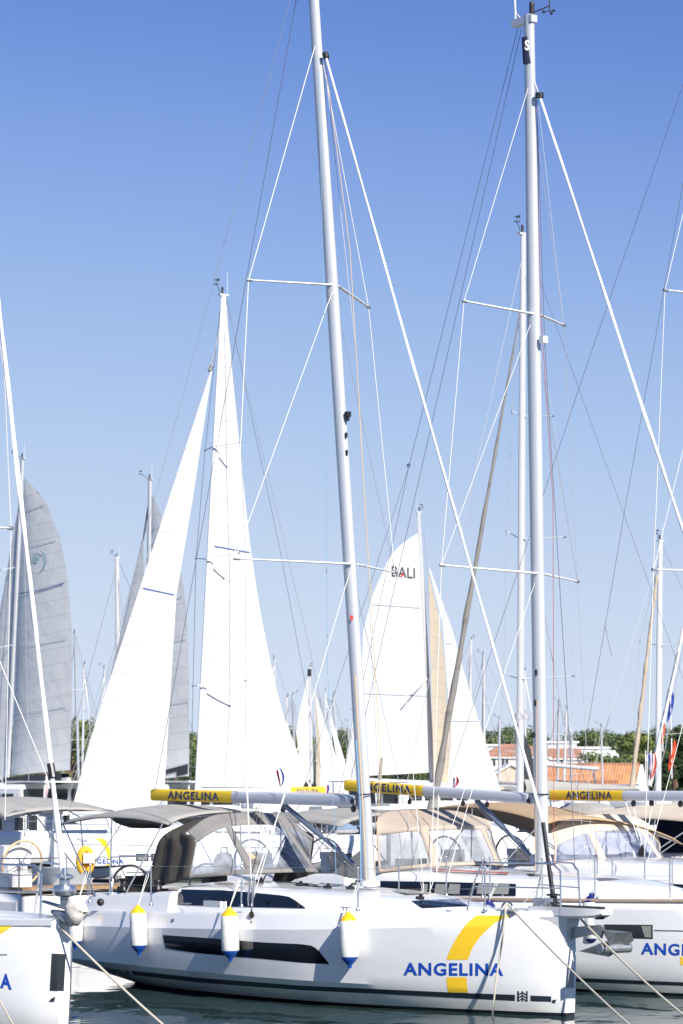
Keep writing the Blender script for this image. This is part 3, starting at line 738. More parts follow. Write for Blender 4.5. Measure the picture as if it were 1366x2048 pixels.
# rig
M0 = A.L(740,1768,0); M1 = A.L(617,-170,0)
mA = mast(tA, M0-Vector((0,0,.06)), M1, .165, d=.235)
mk('mast_collar', MB().tube([M0-Vector((0,0,.03)), M0+Vector((0,0,.05))], .15, 16), 'deck_white', tA)
mb = MB(); pc = A.L(731,1590,0); ax = (M1-M0).normalized()
mk('mast_band', MB().lathe(pc, [(.127,-.012),(.13,-.01),(.13,.01),(.127,.012)], 20, axis=ax), 'black_plastic', mA)
masthead(mA, M1)
sl_ = A.L(693,829,0); mk('steaming_light', MB().box(sl_+Vector((.03,0,0)), (.08,.07,.08)).box(sl_+Vector((.025,0,-.07)), (.05,.04,.06)), 'black_plastic', mA)
mbA = MB(); mbA.tube([M0, M1], .125, 16); bvM = mbA.bvh()
mk('sticker', strip(A, bvM, [(700.5,1231),(706,1231)], [(700.5,1240),(706,1240)], 2, 2, .006), 'flag_red', mA)
for x_, y_ in ((697,870),(698,905),(638,30)): mk('mast_cleat', MB().box(A.L(x_,y_,0)+Vector((-.03,-.02,0)), (.03,.025,.08)), 'black_plastic', mA)
bg = [A.L(731,1692,.25), A.L(664,1746,.25), A.L(700,1757,.25), A.L(733,1758,.25)]
mk('mesh_bag', MB().prism(bg, (0,.07,0)), 'canvas_grey', tA)
S1r, S1s, S1p = A.L(703,1128,-.05), A.L(470,1117,-1.5), A.L(790,1145,1.5)
S2r, S2s, S2p = A.L(664,570,-.05), A.L(497,560,-1.2), A.L(737,614,1.2)
for a, b in ((S1r,S1s),(S1r+Vector((0,.1,0)),S1p),(S2r,S2s),(S2r+Vector((0,.1,0)),S2p)): spreader(tA, a, b)
cpS = edge_pt(A, beamA, 505, 1812, .2); cpP = Vector((cpS.x, -cpS.y, cpS.z))
HA = A.L(630,92,-.08); HP = A.L(640,92,.08)
for pts, r in (([HA, S2s, S1s, cpS], .0075), ([HP, S2p, S1p, cpP], .0060), ([A.L(700,1142,-.06), cpS+Vector((-.1,.05,0))], .007), ([A.L(665,582,-.06), S1s], .007), ([A.L(705,1142,.06), cpP], .005), ([A.L(668,582,.06), S1p], .005)):
    wire(tA, pts, r, 'wire' if r < .006 else 'rope_white', 'shroud')
for k in (0, .1):
    q0 = cpS+Vector((-k,0,0)); mk('turnbuckle', MB().tube([q0, q0+Vector((0,0,.1)), q0+Vector((.02,0.02,.42))], [.008,.018,.016], 8), 'steel', tA)
BW = A.L(1108,1806,0); FT = A.L(650,108,0)
fA = furled(tA, A.L(1086,1645,0), FT, .020, .017, 'white_paint', 'forestay_foil', twist=6)
mk('furler_drum', MB().tube([BW, A.L(1086,1645,0)], [.035,.03], 10).lathe(A.L(1107,1797,0), [(.02,-.08),(.10,-.07),(.10,-.05),(.05,-.04),(.05,.03),(.10,.04),(.10,.06),(.02,.07)], 16), 'black_plastic', tA)
mk('halyard_swivel', MB().tube([A.L(653,116,0), A.L(650,106,0)], .05, 10), 'black_plastic', fA)
# halyards and control lines
for pts, r, m_ in (([A.L(652,150,.05), A.L(712,700,.08), A.L(757,1560,.1), A.L(742,1755,.15)], .005, 'wire'),
                   ([A.L(650,120,0), A.L(700,500,.0), A.L(762,1540,.0), A.L(748,1760,.0)], .006, 'rope_orange'),
                   ([A.L(637,140,-.12), A.L(650,700,-.2), A.L(655,1330,-.3), A.L(673,1770,-.4)], .004, 'rope_blue'),
                   ([A.L(710,1350,-.12), A.L(725,1600,-.12), A.L(733,1760,-.12)], .010, 'rope_orange'),
                   ([A.L(712,1480,-.14), A.L(720,1600,-.14), A.L(722,1762,-.14)], .010, 'rope_blue'),
                   ([A.L(603,-60,0), A.L(310,1582,0)], .005, 'wire_dark'),
                   ([A.L(597,-60,0), A.L(318,965,0), A.L(118,1700,0)], .004, 'wire'),
                   ):
    wire(tA, pts, r, m_, 'halyard')
g0, g1 = A.L(310,1589.5,0), A.L(717,1601.5,0)
bo, by = boom_obj(tA, g0, g1, .182, .15, .415)
mk('lettering', text_on(A, by, 'ANGELINA', (336,1581.5), (438,1585), (438,1602), (335,1598.5), .006, .02), 'letter_dark', bo, smooth=0)
mk('gooseneck', MB().box(g1+Vector((.06,0,0)), (.2,.06,.09)), 'galvanised', bo)
block(bo, A.L(707,1618,-.1), .05); block(bo, A.L(704,1603,-.1), .035)
# rigid vang
v0, v1 = A.L(565,1607,0), A.L(708,1728,0); vm = v0.lerp(v1, .55)
mk('vang', MB().tube([v0, vm], .040, 10).tube([vm, v1], .030, 10), 'vang_metal', tA)
for a_, b_ in ((v0, v1+Vector((.0,0,-.12))), (v0+Vector((.1,0,-.1)), v1+Vector((0,0,-.05)))): wire(tA, [a_+Vector((0,-.05,-.04)), b_], .005, 'wire_dark', 'vang_line')
block(tA, A.L(566,1618,0), .055)
# mainsheet falls
p0 = A.L(520,1610,0); p1 = A.L(497,1745,0)
for d in (-.12, -.02, .1): wire(tA, [p0+Vector((d*.6,0,0)), p1+Vector((d*2,.05*d,0))], .006, 'rope_orange', 'mainsheet')
wire(tA, [A.L(570,1590,-.1), A.L(503,1780,-1.0)], .008, 'rope_white', 'preventer')
wire(tA, [A.L(494,1560,-.4), A.L(503,1775,-1.1)], .007, 'rope_white', 'lazy_jack')
block(tA, A.L(504,1790,-1.3), .04); block(tA, A.L(503,1830,-1.75), .05)
wire(tA, [A.L(504,1785,-1.3), A.L(503,1845,-1.78)], .012, 'galvanised', 'turnbuckle_strap')
# canvas
hoA, VA, rwA = hood(tA, A, (376,1757,-1.15), (509,1747,-.60), (630,1744,.60), (392,1680,-1.12), (453,1646,-.54), (563,1643,.54), (374,1664,-1.12), (432,1630,-.60), 'canvas_taupe', 'vinyl', nsub=15, vsub=12)
for s in (-1, 1):
    f = lambda q, y, z: Vector((-q, s*y, z))
    a, b = rwA[0][0], rwA[1][0]; c = rwA[2][0]
    inn = [f(-a.x, 1.15, a.z), f(-b.x, 1.14, b.z), f(-c.x+.02, 1.12, c.z), f(-rwA[2][1].x+.02, .72, rwA[2][1].z-.03)]
    out = [f(8.45, 1.22, 1.46), f(8.22, 1.22, 1.95), f(8.02, 1.18, 2.32), f(7.9, .72, 2.55)]
    I, O = catmull(inn, 6), catmull(out, 6); rows = []
    for k in range(15):
        t = k/14; w_ = .035*math.sin(t*math.pi*5.0)
        rows.append([I[j].lerp(O[j], t)+Vector((0, s*w_*(1-j/len(I)), 0)) for j in range(len(I))])
    o = mk('side_curtain', MB().grid(rows), 'canvas_dark', hoA, smooth=60); sd = o.modifiers.new('t', 'SOLIDIFY'); sd.thickness = .012
biA = bimini(tA, 7.75, 10.9, 1.32, 2.66, 2.88, 2.60, 'canvas_grey', deck=1.3, crown=.12, droop=.04)
r0, r1 = A.L(222,1636,1.28), A.L(338,1648,1.28)
mk('rolled_flap', MB().tube([r0.lerp(r1, k/8)+Vector((0,0,-.02*math.sin(k*.8))) for k in range(9)], [.02,.07,.10,.12,.13,.13,.12,.11,.05], 10), 'canvas_dark', biA)
# deck fittings, rails
lifelines(tA, [edge_pt(A, beamA, x, y) for x, y in ((180,1806),(302,1811),(483,1815),(716,1822),(970,1822))], .60)
pulpit(tA, -.02, 1.42, .62, sheerA(.8)+.03, .66)
cl = edge_pt(A, beamA, 1015, 1823, .14)
mb = MB(); 
for k in (-1, 1): mb.tube([cl+Vector((math.cos(a)*.12, 0, .02+math.sin(a)*.11)) for a in [math.pi*j/10 for j in range(11)]], .014, 8)
mb.box(cl+Vector((0,0,.012)), (.38,.07,.02)); mk('fairlead', mb, 'steel', tA)
for x, y in ((385,1812),(370,1812)): pass
cleat(tA, edge_pt(A, beamA, 372, 1813, .14), .13); cleat(tA, edge_pt(A, beamA, 690, 1822, .3), .1)
pv = edge_pt(A, beamA, 430, 1815, .2); mk('deck_vent', MB().box(pv+Vector((0,0,.05)), (.42,.12,.09)), 'gelcoat', tA)
pr = edge_pt(A, beamA, 201, 1811, .1); mk('deck_light', MB().ball(pr+Vector((0,0,.05)), .06), 'black_plastic', tA)
for (x0, x1, y) in ((745,905,1824),):
    pass
# bow platform and anchor
zb = sheerA(0)
mb = MB(); 
def sec(x, w, z, h): return [(x,-w,z+h),(x,-w,z+h*.25),(x,-w*.72,z),(x,w*.72,z),(x,w,z+h*.25),(x,w,z+h)]
mb.grid([sec(-.62,.205,zb-.075,.15), sec(-.3,.20,zb-.075,.15), sec(.3,.18,zb-.065,.14), sec(.62,.15,zb-.045,.12), sec(.74,.10,zb-.005,.07)], closeu=True)
mb.f.append((0,1,2,3,4,5)); mb.m.append(0); mb.f.append((29,28,27,26,25,24)); mb.m.append(0)
bp_ = mk('bowsprit', mb, 'gelcoat', tA, smooth=25)
mk('bow_roller', MB().box((.18,0,zb+.085), (.95,.10,.03)).tube([(.60,-.06,zb-.02),(.60,.06,zb-.02)], .05, 12), 'black_plastic', bp_)
# moulded fillet under the platform, dark chafe plate on the stem
mb = MB(); rows = []
for t in [k/10 for k in range(11)]:
    z = lerp(zb-.05, zb-.75, t); w = .10*(1-t)**2+.10; xf = .07*(1-t)**2.4+.012
    rows.append([(-.25,-w-.10*(1-t)**2-.02,z),(xf,-w*.62,z),(xf+.012,0,z),(xf,w*.62,z),(-.25,w+.10*(1-t)**2+.02,z)])
mk('stem_fairing', MB().grid(rows), 'gelcoat', tA, smooth=50)
mk('stem_plate', MB().box((.008,0,.66), (.010,.13,.56)), 'radar_grey', tA)
an = thing('anchor', 'galvanised plough anchor hanging under the bow platform of the foreground yacht', 'anchor', A.M @ Matrix.Translation((.27,0,zb-.20)) @ Matrix.Scale(1.2, 4))
def T(x, z, y=0): return Vector((x-.0, y, z))
mb = MB(); 
sh = [T(-.42,-.02),T(.28,.05),T(.34,.02),T(.30,-.10),T(.16,-.06),T(-.36,-.16),T(-.44,-.12)]
mb.prism([p+Vector((0,-.018,0)) for p in sh], (0,.036,0)); mk('shank', mb, 'galvanised', an, smooth=0)
mb = MB(); tip = T(-.08,-.26); 
L1, L2 = T(.62,-.12,-.19), T(.62,-.12,.19); ctr = T(.40,-.12); kb = T(.42,-.30)
mb.add([tip, L1, ctr, L2, kb, T(.66,-.02,-.12), T(.66,-.02,.12), T(.30,.0)], [(0,1,2),(0,2,3),(0,4,1),(0,3,4),(1,4,5),(4,3,6),(1,5,2),(3,2,6),(2,5,7),(2,7,6),(4,5,6)])
mb.tube([T(.50,-.2,-.22), T(.52,-.2,.22)], .055, 12); mk('fluke', mb, 'galvanised', an, smooth=0)
mk('windlass', MB().box((-.42,-.08,zb+.12), (.26,.2,.14)).lathe((-.42,.08,zb+.1), [(.001,-.08),(.08,-.08),(.05,0),(.08,.08),(.001,.08)], 12, axis=(0,1,0)), 'steel', tA)
wire(tA, [(-.15,-.35,zb+.66), (-.25,-.3,zb+.35), (-.5,-.4,zb+.12)], .008, 'rope_white', 'furling_line')

def cockpit(parent, sheer, q0, q1, w, dark='canvas_dark'):
    for s in (-1, 1):
        mk('seat_cushion', MB().box((-(q0+q1)/2, s*(w-.3), sheer(q0)+.02), (q1-q0, .5, .10)), dark, parent)
        mk('backrest_cushion', MB().box((-(q0+q1)/2, s*(w-.03), sheer(q0)+.22), (q1-q0, .08, .30)), dark, parent)
    mk('cockpit_table', MB().box((-(q0+q1)/2-.1, 0, sheer(q0)+.12), (1.1,.5,.06)).box((-(q0+q1)/2-.1, 0, sheer(q0)-.2), (.5,.2,.6)), 'teak', parent)
    mk('winch', MB().lathe((-q1+.2, -w-.02, sheer(q1)+.36), [(.001,0),(.09,0),(.06,.06),(.06,.12),(.08,.17),(.001,.18)], 14), 'black_plastic', parent)
cockpit(tA, sheerA, 8.0, 9.3, 1.15)
for n_, (px_, py_, yy_, sc_) in enumerate(((448,1726,.25,1.0),(506,1722,.9,.9))):
    pb = A.L(px_, py_, yy_); tb_ = thing('gear_bag', ('slumped yellow bag behind the clear side window of the grey sprayhood','yellow upright bag behind the front window of the grey sprayhood')[n_], 'bag', A.M @ Matrix.Translation(pb) @ Matrix.Scale(sc_, 4), 'yellow bags under the grey sprayhood')
    rows = [[Vector(((.16+.03*math.sin(a*3+i))*math.cos(a)*rr, (.13+.02*math.sin(a*2))*math.sin(a)*rr, zz)) for a in [2*math.pi*k/14 for k in range(14)]] for i, (rr, zz) in enumerate(((.02,-.16),(.95,-.15),(1.1,-.05),(1.0,.06),(.75,.14),(.35,.17),(.02,.165)))]
    mk('bag_body', MB().grid(rows, closeu=True), 'buoy_yellow', tb_, smooth=60); mk('strap', MB().tube([(-.1,0,.12),(-.08,0,.24),(.08,0,.24),(.1,0,.12)], .012, 6), 'black_plastic', tb_)
# fenders on A
def hullfender(fr, beam, px, py, length, rad, top, bot, label, group, anchor=None, hz=1.35):
    y = -1.8
    for _ in range(6):
        p = fr.L(px, py, y); y = -(beam(max(.1, -p.x))+rad+.012)
    p = fr.L(px, py, y)
    return fender(fr.M, p, length, rad, top, bot, label, group, (p.x+.02, p.y+rad+.06, 1.72 if hz is None else hz+.4))
GF = 'fenders along the foreground yacht'
hullfender(A, beamA, 277, 1859, .70, .128, 'fender_yellow', 'fender_blue', 'yellow topped fender left of the black hull window, near the stern of the foreground yacht', GF)
hullfender(A, beamA, 460, 1867, .72, .130, 'fender_yellow', 'fender_blue', 'yellow topped fender hanging across the middle of the long black hull window', GF)
hullfender(A, beamA, 698, 1878, .72, .130, 'fender_yellow', 'fender_blue', 'yellow topped fender below the foreground mast, just forward of the black hull window', GF)
hullfender(A, beamA, 152, 1852, .66, .11, 'fender_yellow', 'fender_blue', 'blue tipped fender half hidden behind the bow at the left, at the foreground stern', GF)

# ================================================================== yacht B (behind, right)
B = Frame(6.23, 44.2, ANG)
LB, BB = 13.2, 2.05
tB = thing('sailboat', 'white sailing yacht with beige sprayhood and brown rubbing strake directly behind the foreground yacht', 'sailboat', B.M, 'white charter yachts moored side by side')
hm = hull_mb(LB, BB, 1.22, 1.40, band=.12); hB = mk('hull', hm, 'hull_white', tB, smooth=22); bvB = hm.bvh(); beamB, sheerB = hull_shape(LB, BB, 1.22, 1.40)
mk('deck', deck_mb(LB, BB, 1.22, 1.40), 'deck_white', tB, smooth=25)
rows = []
for i in range(41):
    q = .1+(LB-.2)*i/40; b_ = beamB(q)-.085*(1-max(0,((1-q/LB)-.62)/.38)**2); rows.append([Vector((-q,-b_-.012,sheerB(q)+.0)),Vector((-q,-b_-.030,sheerB(q)+.012)),Vector((-q,-b_-.030,sheerB(q)+.04)),Vector((-q,-b_+.01,sheerB(q)+.052))])
mk('rubbing_strake', MB().grid(rows), 'tan_strake', tB)
surf_strip(hB, B, bvB, [(1208,1848.6),(1305.6,1849.6)], [(1214,1875.5),(1306,1877.6)], 'window_dark', 'hull_window', 16, 6, .005)
surf_strip(hB, B, bvB, [(1283,1851.5),(1303,1852)], [(1290,1874),(1303,1875)], 'curtain', 'curtain', 6, 3, .012)
surf_strip(hB, B, bvB, [(1308,1860),(1420,1862)], [(1308,1862),(1420,1864)], 'stripe_dark', 'styling_line', 20, 1)
surf_strip(hB, B, bvB, [(1000,1948),(1136,1955),(1366,1964.5),(1440,1967)], [(1000,1956),(1136,1963),(1366,1971.5),(1440,1974)], 'stripe_dark', 'boot_stripe', 30, 1)
mk('lettering', text_on(B, bvB, 'ANGELINA', (1282,1885), (1462,1891), (1462,1914.5), (1282,1909), .004, .03), BLUE, hB, smooth=0)
surf_strip(hB, B, bvB, [(1364,1882),(1376,1860),(1398,1836),(1424,1816)], [(1398,1884),(1408,1866),(1426,1848),(1460,1822)], YEL, 'yellow_arc', 16, 4)
surf_strip(hB, B, bvB, [(1360,1914),(1361,1930)], [(1396,1914),(1397,1930)], YEL, 'yellow_arc', 6, 3)
stB = densify([(1.75,.30,sheerB(1.7),.05,.10),(2.15,.62,sheerB(2.1),.18,.14),(2.8,.85,sheerB(2.8),.27,.15),(4.0,1.10,sheerB(4),.34,.14),(5.5,1.28,sheerB(5.5),.38,.13),(7.0,1.38,sheerB(7),.42,.13),(8.2,1.40,sheerB(8.2),.46,.13)])
rm = roof_mb(stB); rB = mk('coachroof', rm, 'gelcoat', tB, smooth=40); bvRB = rm.bvh()
surf_strip(rB, B, bvRB, [(700,1759),(754,1762),(900,1764.5),(1032.6,1768)], [(700,1789),(754,1790),(900,1791.5),(1032,1792.5)], 'hull_glass', 'side_window', 30, 5, .008)
for x0, x1 in ((845,857),(873,893),(900,922),(958,1020)):
    surf_strip(rB, B, bvRB, [(x0,1768),(x1,1769)], [(x0-4,1788),(x1-2,1789)], 'curtain', 'curtain', 5, 3, .014)
hatch(rB, B, bvRB, ([(1052,1749),(1095,1749)], [(1060,1753),(1108,1752.5)]))
hatch(rB, B, bvRB, ([(1190,1758),(1225,1757)], [(1200,1762),(1240,1760)]))
surf_strip(rB, B, bvRB, [(866,1741),(960,1746),(1018,1748)], [(866,1743.5),(960,1748.5),(1018,1750.5)], 'rope_red', 'grab_rail', 12, 1, .03)
coaming(tB, sheerB, 8.15, 12.2, 1.52, .40)
M0 = B.L(1084,1738,0); M1 = B.L(1058,30,0)
mB = mast(tB, M0-Vector((0,0,.08)), M1, .185, d=.26)
mb = MB().box(M1+Vector((-.12,0,-.08)), (.5,.13,.12)); mk('masthead_crane', mb, 'mast_paint', mB)
mk('anchor_light', MB().tube([M1+Vector((.07,0,.0)), M1+Vector((.07,0,.16))], .045, 10).ball(M1+Vector((.07,0,.17)), .045, seg=8), 'black_plastic', mB)
mk('aerial', MB().tube([M1+Vector((-.33,0,-.02)), M1+Vector((-.36,0,.6))], .016, 6).tube([M1+Vector((-.33,0,.1)), M1+Vector((-.1,0,-.1))], .008, 5), 'white_paint', mB)
vb = B.L(1099,12,.3); mb = MB(); mb.tube([M1+Vector((.1,0,.02)), vb], .012, 5); mb.tube([vb-Vector((0,0,.1)), vb+Vector((0,0,.15))], .01, 5)
for k in range(3): mb.tube([vb-Vector((0,0,.08)), vb+Vector((math.cos(k*2.1)*.1, math.sin(k*2.1)*.1,-.1))], .006, 4); mb.ball(vb+Vector((math.cos(k*2.1)*.1, math.sin(k*2.1)*.1,-.1)), .025, seg=6)
mk('wind_vane', mb, 'black_plastic', mB)
for x_, y_ in ((1079,1345),(1077,1406),(1074,1470)): mk('halyard_slot', MB().box(B.L(x_,y_,-.05)+Vector((-.02,-.055,0)), (.03,.03,.09)), 'black_plastic', mB)
# masthead plate with the S mark
ba, bb = B.L(1054,76,0), B.L(1057,130,0)
mk('emblem_plate', MB().grid([[p+Vector((math.cos(a)*.130, math.sin(a)*.0955,0)) for a in [R(-103)+R(86)*k/8 for k in range(9)]] for p in (ba, bb)]), 'navy_cloth', mB)
pl = MB().grid([[p+Vector((math.cos(a)*.134, math.sin(a)*.099,0)) for a in [R(-103)+R(86)*k/8 for k in range(9)]] for p in (ba, bb)])
mk('lettering', text_on(B, pl.bvh(), 'S', (1049.5,80), (1059.5,80), (1059.5,101), (1049.5,101), .004, .04), 'gelcoat', mB, smooth=0)
mk('mast_band', MB().lathe(B.L(1081,1589,0), [(.143,-.012),(.146,-.01),(.146,.01),(.143,.012)], 20, axis=(M1-M0)), 'black_plastic', mB)
mk('steaming_light', MB().box(B.L(1083,680,0)+Vector((.05,0,0)), (.10,.10,.11)), 'gelcoat', mB)
S1r, S1s, S1p = B.L(1076,1147,-.05), B.L(883,1130,-1.45), B.L(1155,1163,1.45)
S2r, S2s, S2p = B.L(1067,628,-.05), B.L(928,602,-1.15), B.L(1128,650,1.15)
for a, b in ((S1r,S1s),(S1r+Vector((0,.1,0)),S1p),(S2r,S2s),(S2r+Vector((0,.1,0)),S2p)): spreader(tB, a, b, .036)
cpS = B.L(860,1792,-1.75); cpP = Vector((cpS.x, -cpS.y, cpS.z))
for pts, r in (([B.L(1056,177,-.08), S2s, S1s, cpS], .0065), ([B.L(1060,177,.08), S2p, S1p, cpP], .005), ([B.L(1073,1156,-.06), cpS+Vector((-.1,.05,0))], .006), ([B.L(1064,640,-.06), S1s], .006), ([B.L(1076,1156,.06), cpP], .005), ([B.L(1068,640,.06), S1p], .005)):
    wire(tB, pts, r, 'rope_white' if r > .005 else 'wire', 'shroud')
FT = B.L(1079,192,0); FB = B.L(1500,1500,0)
dd = (B.L(1366,1060,0)-FT)
fB = furled(tB, FT+dd*((1.62-FT.z)/dd.z), FT, .025, .021, 'white_paint', 'forestay_foil', twist=6)
mk('halyard_swivel', MB().tube([FT+Vector((0,0,-.03)), FT+Vector((0,0,.05))], .07, 10), 'black_plastic', fB)
wire(fB, [FT, B.L(1070,165,0)], .008, 'rope_white', 'halyard')
for pts, r, m_ in (([B.L(1073,190,.05), B.L(1090,700,.05), B.L(1140,1500,.0), B.L(1150,1740,.0)], .006, 'wire_dark'),
                   ([B.L(1074,200,.05), B.L(1080,600,.08), B.L(1106,1000,.1), B.L(1108,1740,.1)], .005, 'rope_red'),
                   ([B.L(1076,200,.05), B.L(1110,500,.2), B.L(1128,650,.3)], .004, 'wire'),
                   ([B.L(1074,1400,-.14), B.L(1071,1740,-.14)], .006, 'rope_orange'),
                   ([B.L(1036,55,0), B.L(818,932,0)], .005, 'wire_dark'),
                   ([B.L(818,932,0), B.L(560,1720,-1.3)], .004, 'wire_dark'), ([B.L(818,932,0), B.L(650,1720,1.3)], .004, 'wire_dark'),
                   ([B.L(1043,58,0), B.L(700,1565,0)], .005, 'wire_dark'),
                   ):
    wire(tB, pts, r, m_, 'halyard')
mk('backstay_block', MB().ball(B.L(817,931,0), .035, seg=8), 'steel', tB)
g0, g1 = B.L(697,1571,0), B.L(1062,1597,0)
bo, by = boom_obj(tB, g0, g1, .178, .17, .445)
mk('lettering', text_on(B, by, 'ANGELINA', (716,1563.5), (822,1571.5), (822,1588), (716,1580), .006, .02), 'letter_dark', bo, smooth=0)
block(bo, B.L(1057,1602,-.1), .04)
for x, y in ((792,1602),(819,1604),(926,1607),(974,1609)): block(bo, B.L(x,y,-.05), .045)
v0, v1 = B.L(953,1601,0), B.L(1062,1712,0); vm = v0.lerp(v1, .5)
mk('vang', MB().tube([v0, vm], .046, 10).tube([vm, v1], .034, 10), 'vang_metal', tB)
for a_, b_ in ((v0, v1+Vector((0,0,-.08))),): wire(tB, [a_+Vector((0,-.06,-.06)), b_], .006, 'wire_dark', 'vang_line')
for a_, b_ in (((793,1615),(810,1770)), ((820,1618),(826,1770)), ((800,1560),(850,1640))): wire(tB, [B.L(*a_,-.2), B.L(*b_,-1.1)], .006, 'rope_orange', 'mainsheet')
wire(tB, [B.L(950,1560,-.3), B.L(888,1780,-1.1)], .006, 'rope_white', 'lazy_jack'); wire(tB, [B.L(877,1590,-.4), B.L(872,1778,-1.1)], .006, 'rope_white', 'lazy_jack')
hoB, VB, rwB = hood(tB, B, (757,1746,-1.28), (868,1734,-.68), (1003,1729,.68), (753,1664,-1.24), (848,1652,-.64), (962,1655,.64), (752,1645,-1.24), (778,1622,-.66), 'canvas_beige', 'vinyl_grey', th=.02, nsub=14, vsub=12)
bimini(tB, 8.3, 11.6, 1.5, 2.60, 2.76, 2.55, 'canvas_grey', deck=1.4, crown=.14, droop=.04)
lifelines(tB, [edge_pt(B, beamB, x, y, .14) for x, y in ((965,1798),(1085,1799),(1190,1800),(1340,1803))], .62)
for x in (798, 893, 980): 
    lifelines(tB, [edge_pt(B, beamB, x, 1794, .14)], .62)
mk('navy_bundle', MB().ball(B.L(990,1742,.0)+Vector((0,0,.0)), .09, sz=.7), 'navy_cloth', tB)
for s in (-1, 1):
    wheel(tB, (-11.6, s*.8, 1.75), .4, 'steel', 'steering_wheel'); mk('helm_pedestal', MB().box((-11.4, s*.8, 1.45), (.25,.34,.75)).box((-11.42, s*.8, 1.85), (.2,.4,.12)), 'gelcoat', tB)
cockpit(tB, sheerB, 8.6, 10.8, 1.28)
mk('companionway', MB().box((-8.22, 0, 1.62), (.04,.66,.5)), 'window_dark', tB)
GB = 'fenders of the yacht with the brown strake'
fender(B.M, B.L(1186,1841,-1.15), .78, .15, 'fender_navy', 'fender_navy', 'fat white fender with blue ends hanging behind the anchor of the foreground yacht', GB, B.L(1193,1760,-1.05))
fender(B.M, B.L(976,1848,-1.75), .70, .150, 'fender_navy', 'fender_navy', 'fender of which only the blue top shows above the deck edge behind the pulpit', GB, B.L(991,1760,-1.65))

# ================================================================== yacht C (third, right)
Cc = Frame(9.70, 46.9, ANG)
tC = thing('sailboat', 'white sailing yacht with sand coloured sprayhood and large brown bimini at the right', 'sailboat', Cc.M, 'white charter yachts moored side by side')
LC, BC = 13.2, 2.05
hm = hull_mb(LC, BC, 1.25, 1.42, band=.12); hC = mk('hull', hm, 'hull_white', tC, smooth=22); beamC, sheerC = hull_shape(LC, BC, 1.25, 1.42)
mk('deck', deck_mb(LC, BC, 1.25, 1.42), 'deck_white', tC, smooth=25)
stC = densify([(1.75,.30,sheerC(1.7),.05,.10),(2.15,.62,sheerC(2.1),.18,.14),(2.8,.85,sheerC(2.8),.30,.15),(4.0,1.10,sheerC(4),.40,.14),(5.5,1.28,sheerC(5.5),.46,.13),(7.0,1.38,sheerC(7),.48,.13),(8.2,1.40,sheerC(8.2),.50,.13)])
rm = roof_mb(stC); rC = mk('coachroof', rm, 'gelcoat', tC, smooth=40); bvRC = rm.bvh()
surf_strip(rC, Cc, bvRC, [(1285,1764),(1380,1770)], [(1310,1788),(1380,1792)], 'hull_glass', 'side_window', 20, 5, .008)
coaming(tC, sheerC, 8.15, 12.2, 1.52, .42)
M0 = Cc.L(1446,1738,0); M1 = Cc.L(1440,-40,0); mC = mast(tC, M0, M1, .185, d=.26)
for r_, s_, p_ in ((Cc.L(1445,1142,-.05), Cc.L(1307,1139,-1.45), None), (Cc.L(1442,592,-.05), Cc.L(1330,580,-1.15), None)):
    spreader(tC, r_, s_, .036); spreader(tC, r_+Vector((0,.1,0)), Vector((s_.x, -s_.y, s_.z)), .036)
S2s, S1s = Cc.L(1330,580,-1.15), Cc.L(1307,1139,-1.45); cpS = Cc.L(1288,1750,-1.75)
wire(tC, [Cc.L(1436,130,-.08), S2s, S1s, cpS], .0065, 'rope_white', 'shroud'); wire(tC, [Cc.L(1440,600,-.06), S1s], .006, 'rope_white', 'shroud'); wire(tC, [Cc.L(1443,1150,-.06), cpS], .006, 'rope_white', 'shroud')
wire(tC, [Cc.L(1424,0,0), Cc.L(1150,800,0), Cc.L(870,1640,0)], .0045, 'wire_dark', 'backstay')
wire(tC, [Cc.L(1428,20,0), Cc.L(1253,1000,0), Cc.L(1154,1582,0)], .0045, 'wire_dark', 'topping_lift')
wire(tC, [Cc.L(1210.5,1250,0), Cc.L(1215,1275,0), Cc.L(1223,1311,0)], .005, 'wire_dark', 'loose_line')
g0, g1 = Cc.L(1107,1590.5,0), Cc.L(1432,1592.5,0)
bo, by = boom_obj(tC, g0, g1, .178, .17, .46)
mk('lettering', text_on(Cc, by, 'ANGELINA', (1132,1582.5), (1224,1583), (1224,1599), (1132,1598.5), .006, .02), 'letter_dark', bo, smooth=0)
for x, y in ((1267,1607),(1303,1606),(1361,1608)): block(bo, Cc.L(x,y,-.05), .055)
for (a_, b_) in (((1268,1616),(1284,1690)), ((1304,1614),(1290,1690)), ((1250,1600),(1284,1700))): wire(tC, [Cc.L(*a_,-.05), Cc.L(*b_,-.5)], .008, 'rope_white', 'mainsheet')
block(tC, Cc.L(1284,1705,-.5), .08)
hoC, VC, rwC = hood(tC, Cc, (1108,1727,-1.28), (1213,1723,-.70), (1318,1720,.70), (1110,1690,-1.26), (1172,1662,-.62), (1288,1656,.62), (1103,1660,-1.24), (1150,1633,-.66), 'canvas_sand', 'vinyl_smoke', th=.02, nsub=15, vsub=12)
bimini(tC, 7.9, 11.9, 1.7, 2.42, 2.92, 2.50, 'canvas_tan', deck=1.4, crown=.16, droop=.03, tilt=.20)
lifelines(tC, [edge_pt(Cc, beamC, x, 1790, .14) for x in (1345, 1290, 1225, 1195)], .62)
for s in (-1, 1):
    wheel(tC, (-11.6, s*.8, 1.75), .4, 'steel', 'steering_wheel'); mk('helm_pedestal', MB().box((-11.4, s*.8, 1.45), (.25,.34,.75)).box((-11.42, s*.8, 1.85), (.2,.4,.12)), 'gelcoat', tC)
cockpit(tC, sheerC, 8.6, 10.8, 1.28)
mk('companionway', MB().box((-8.22, 0, 1.62), (.04,.66,.5)), 'window_dark', tC)

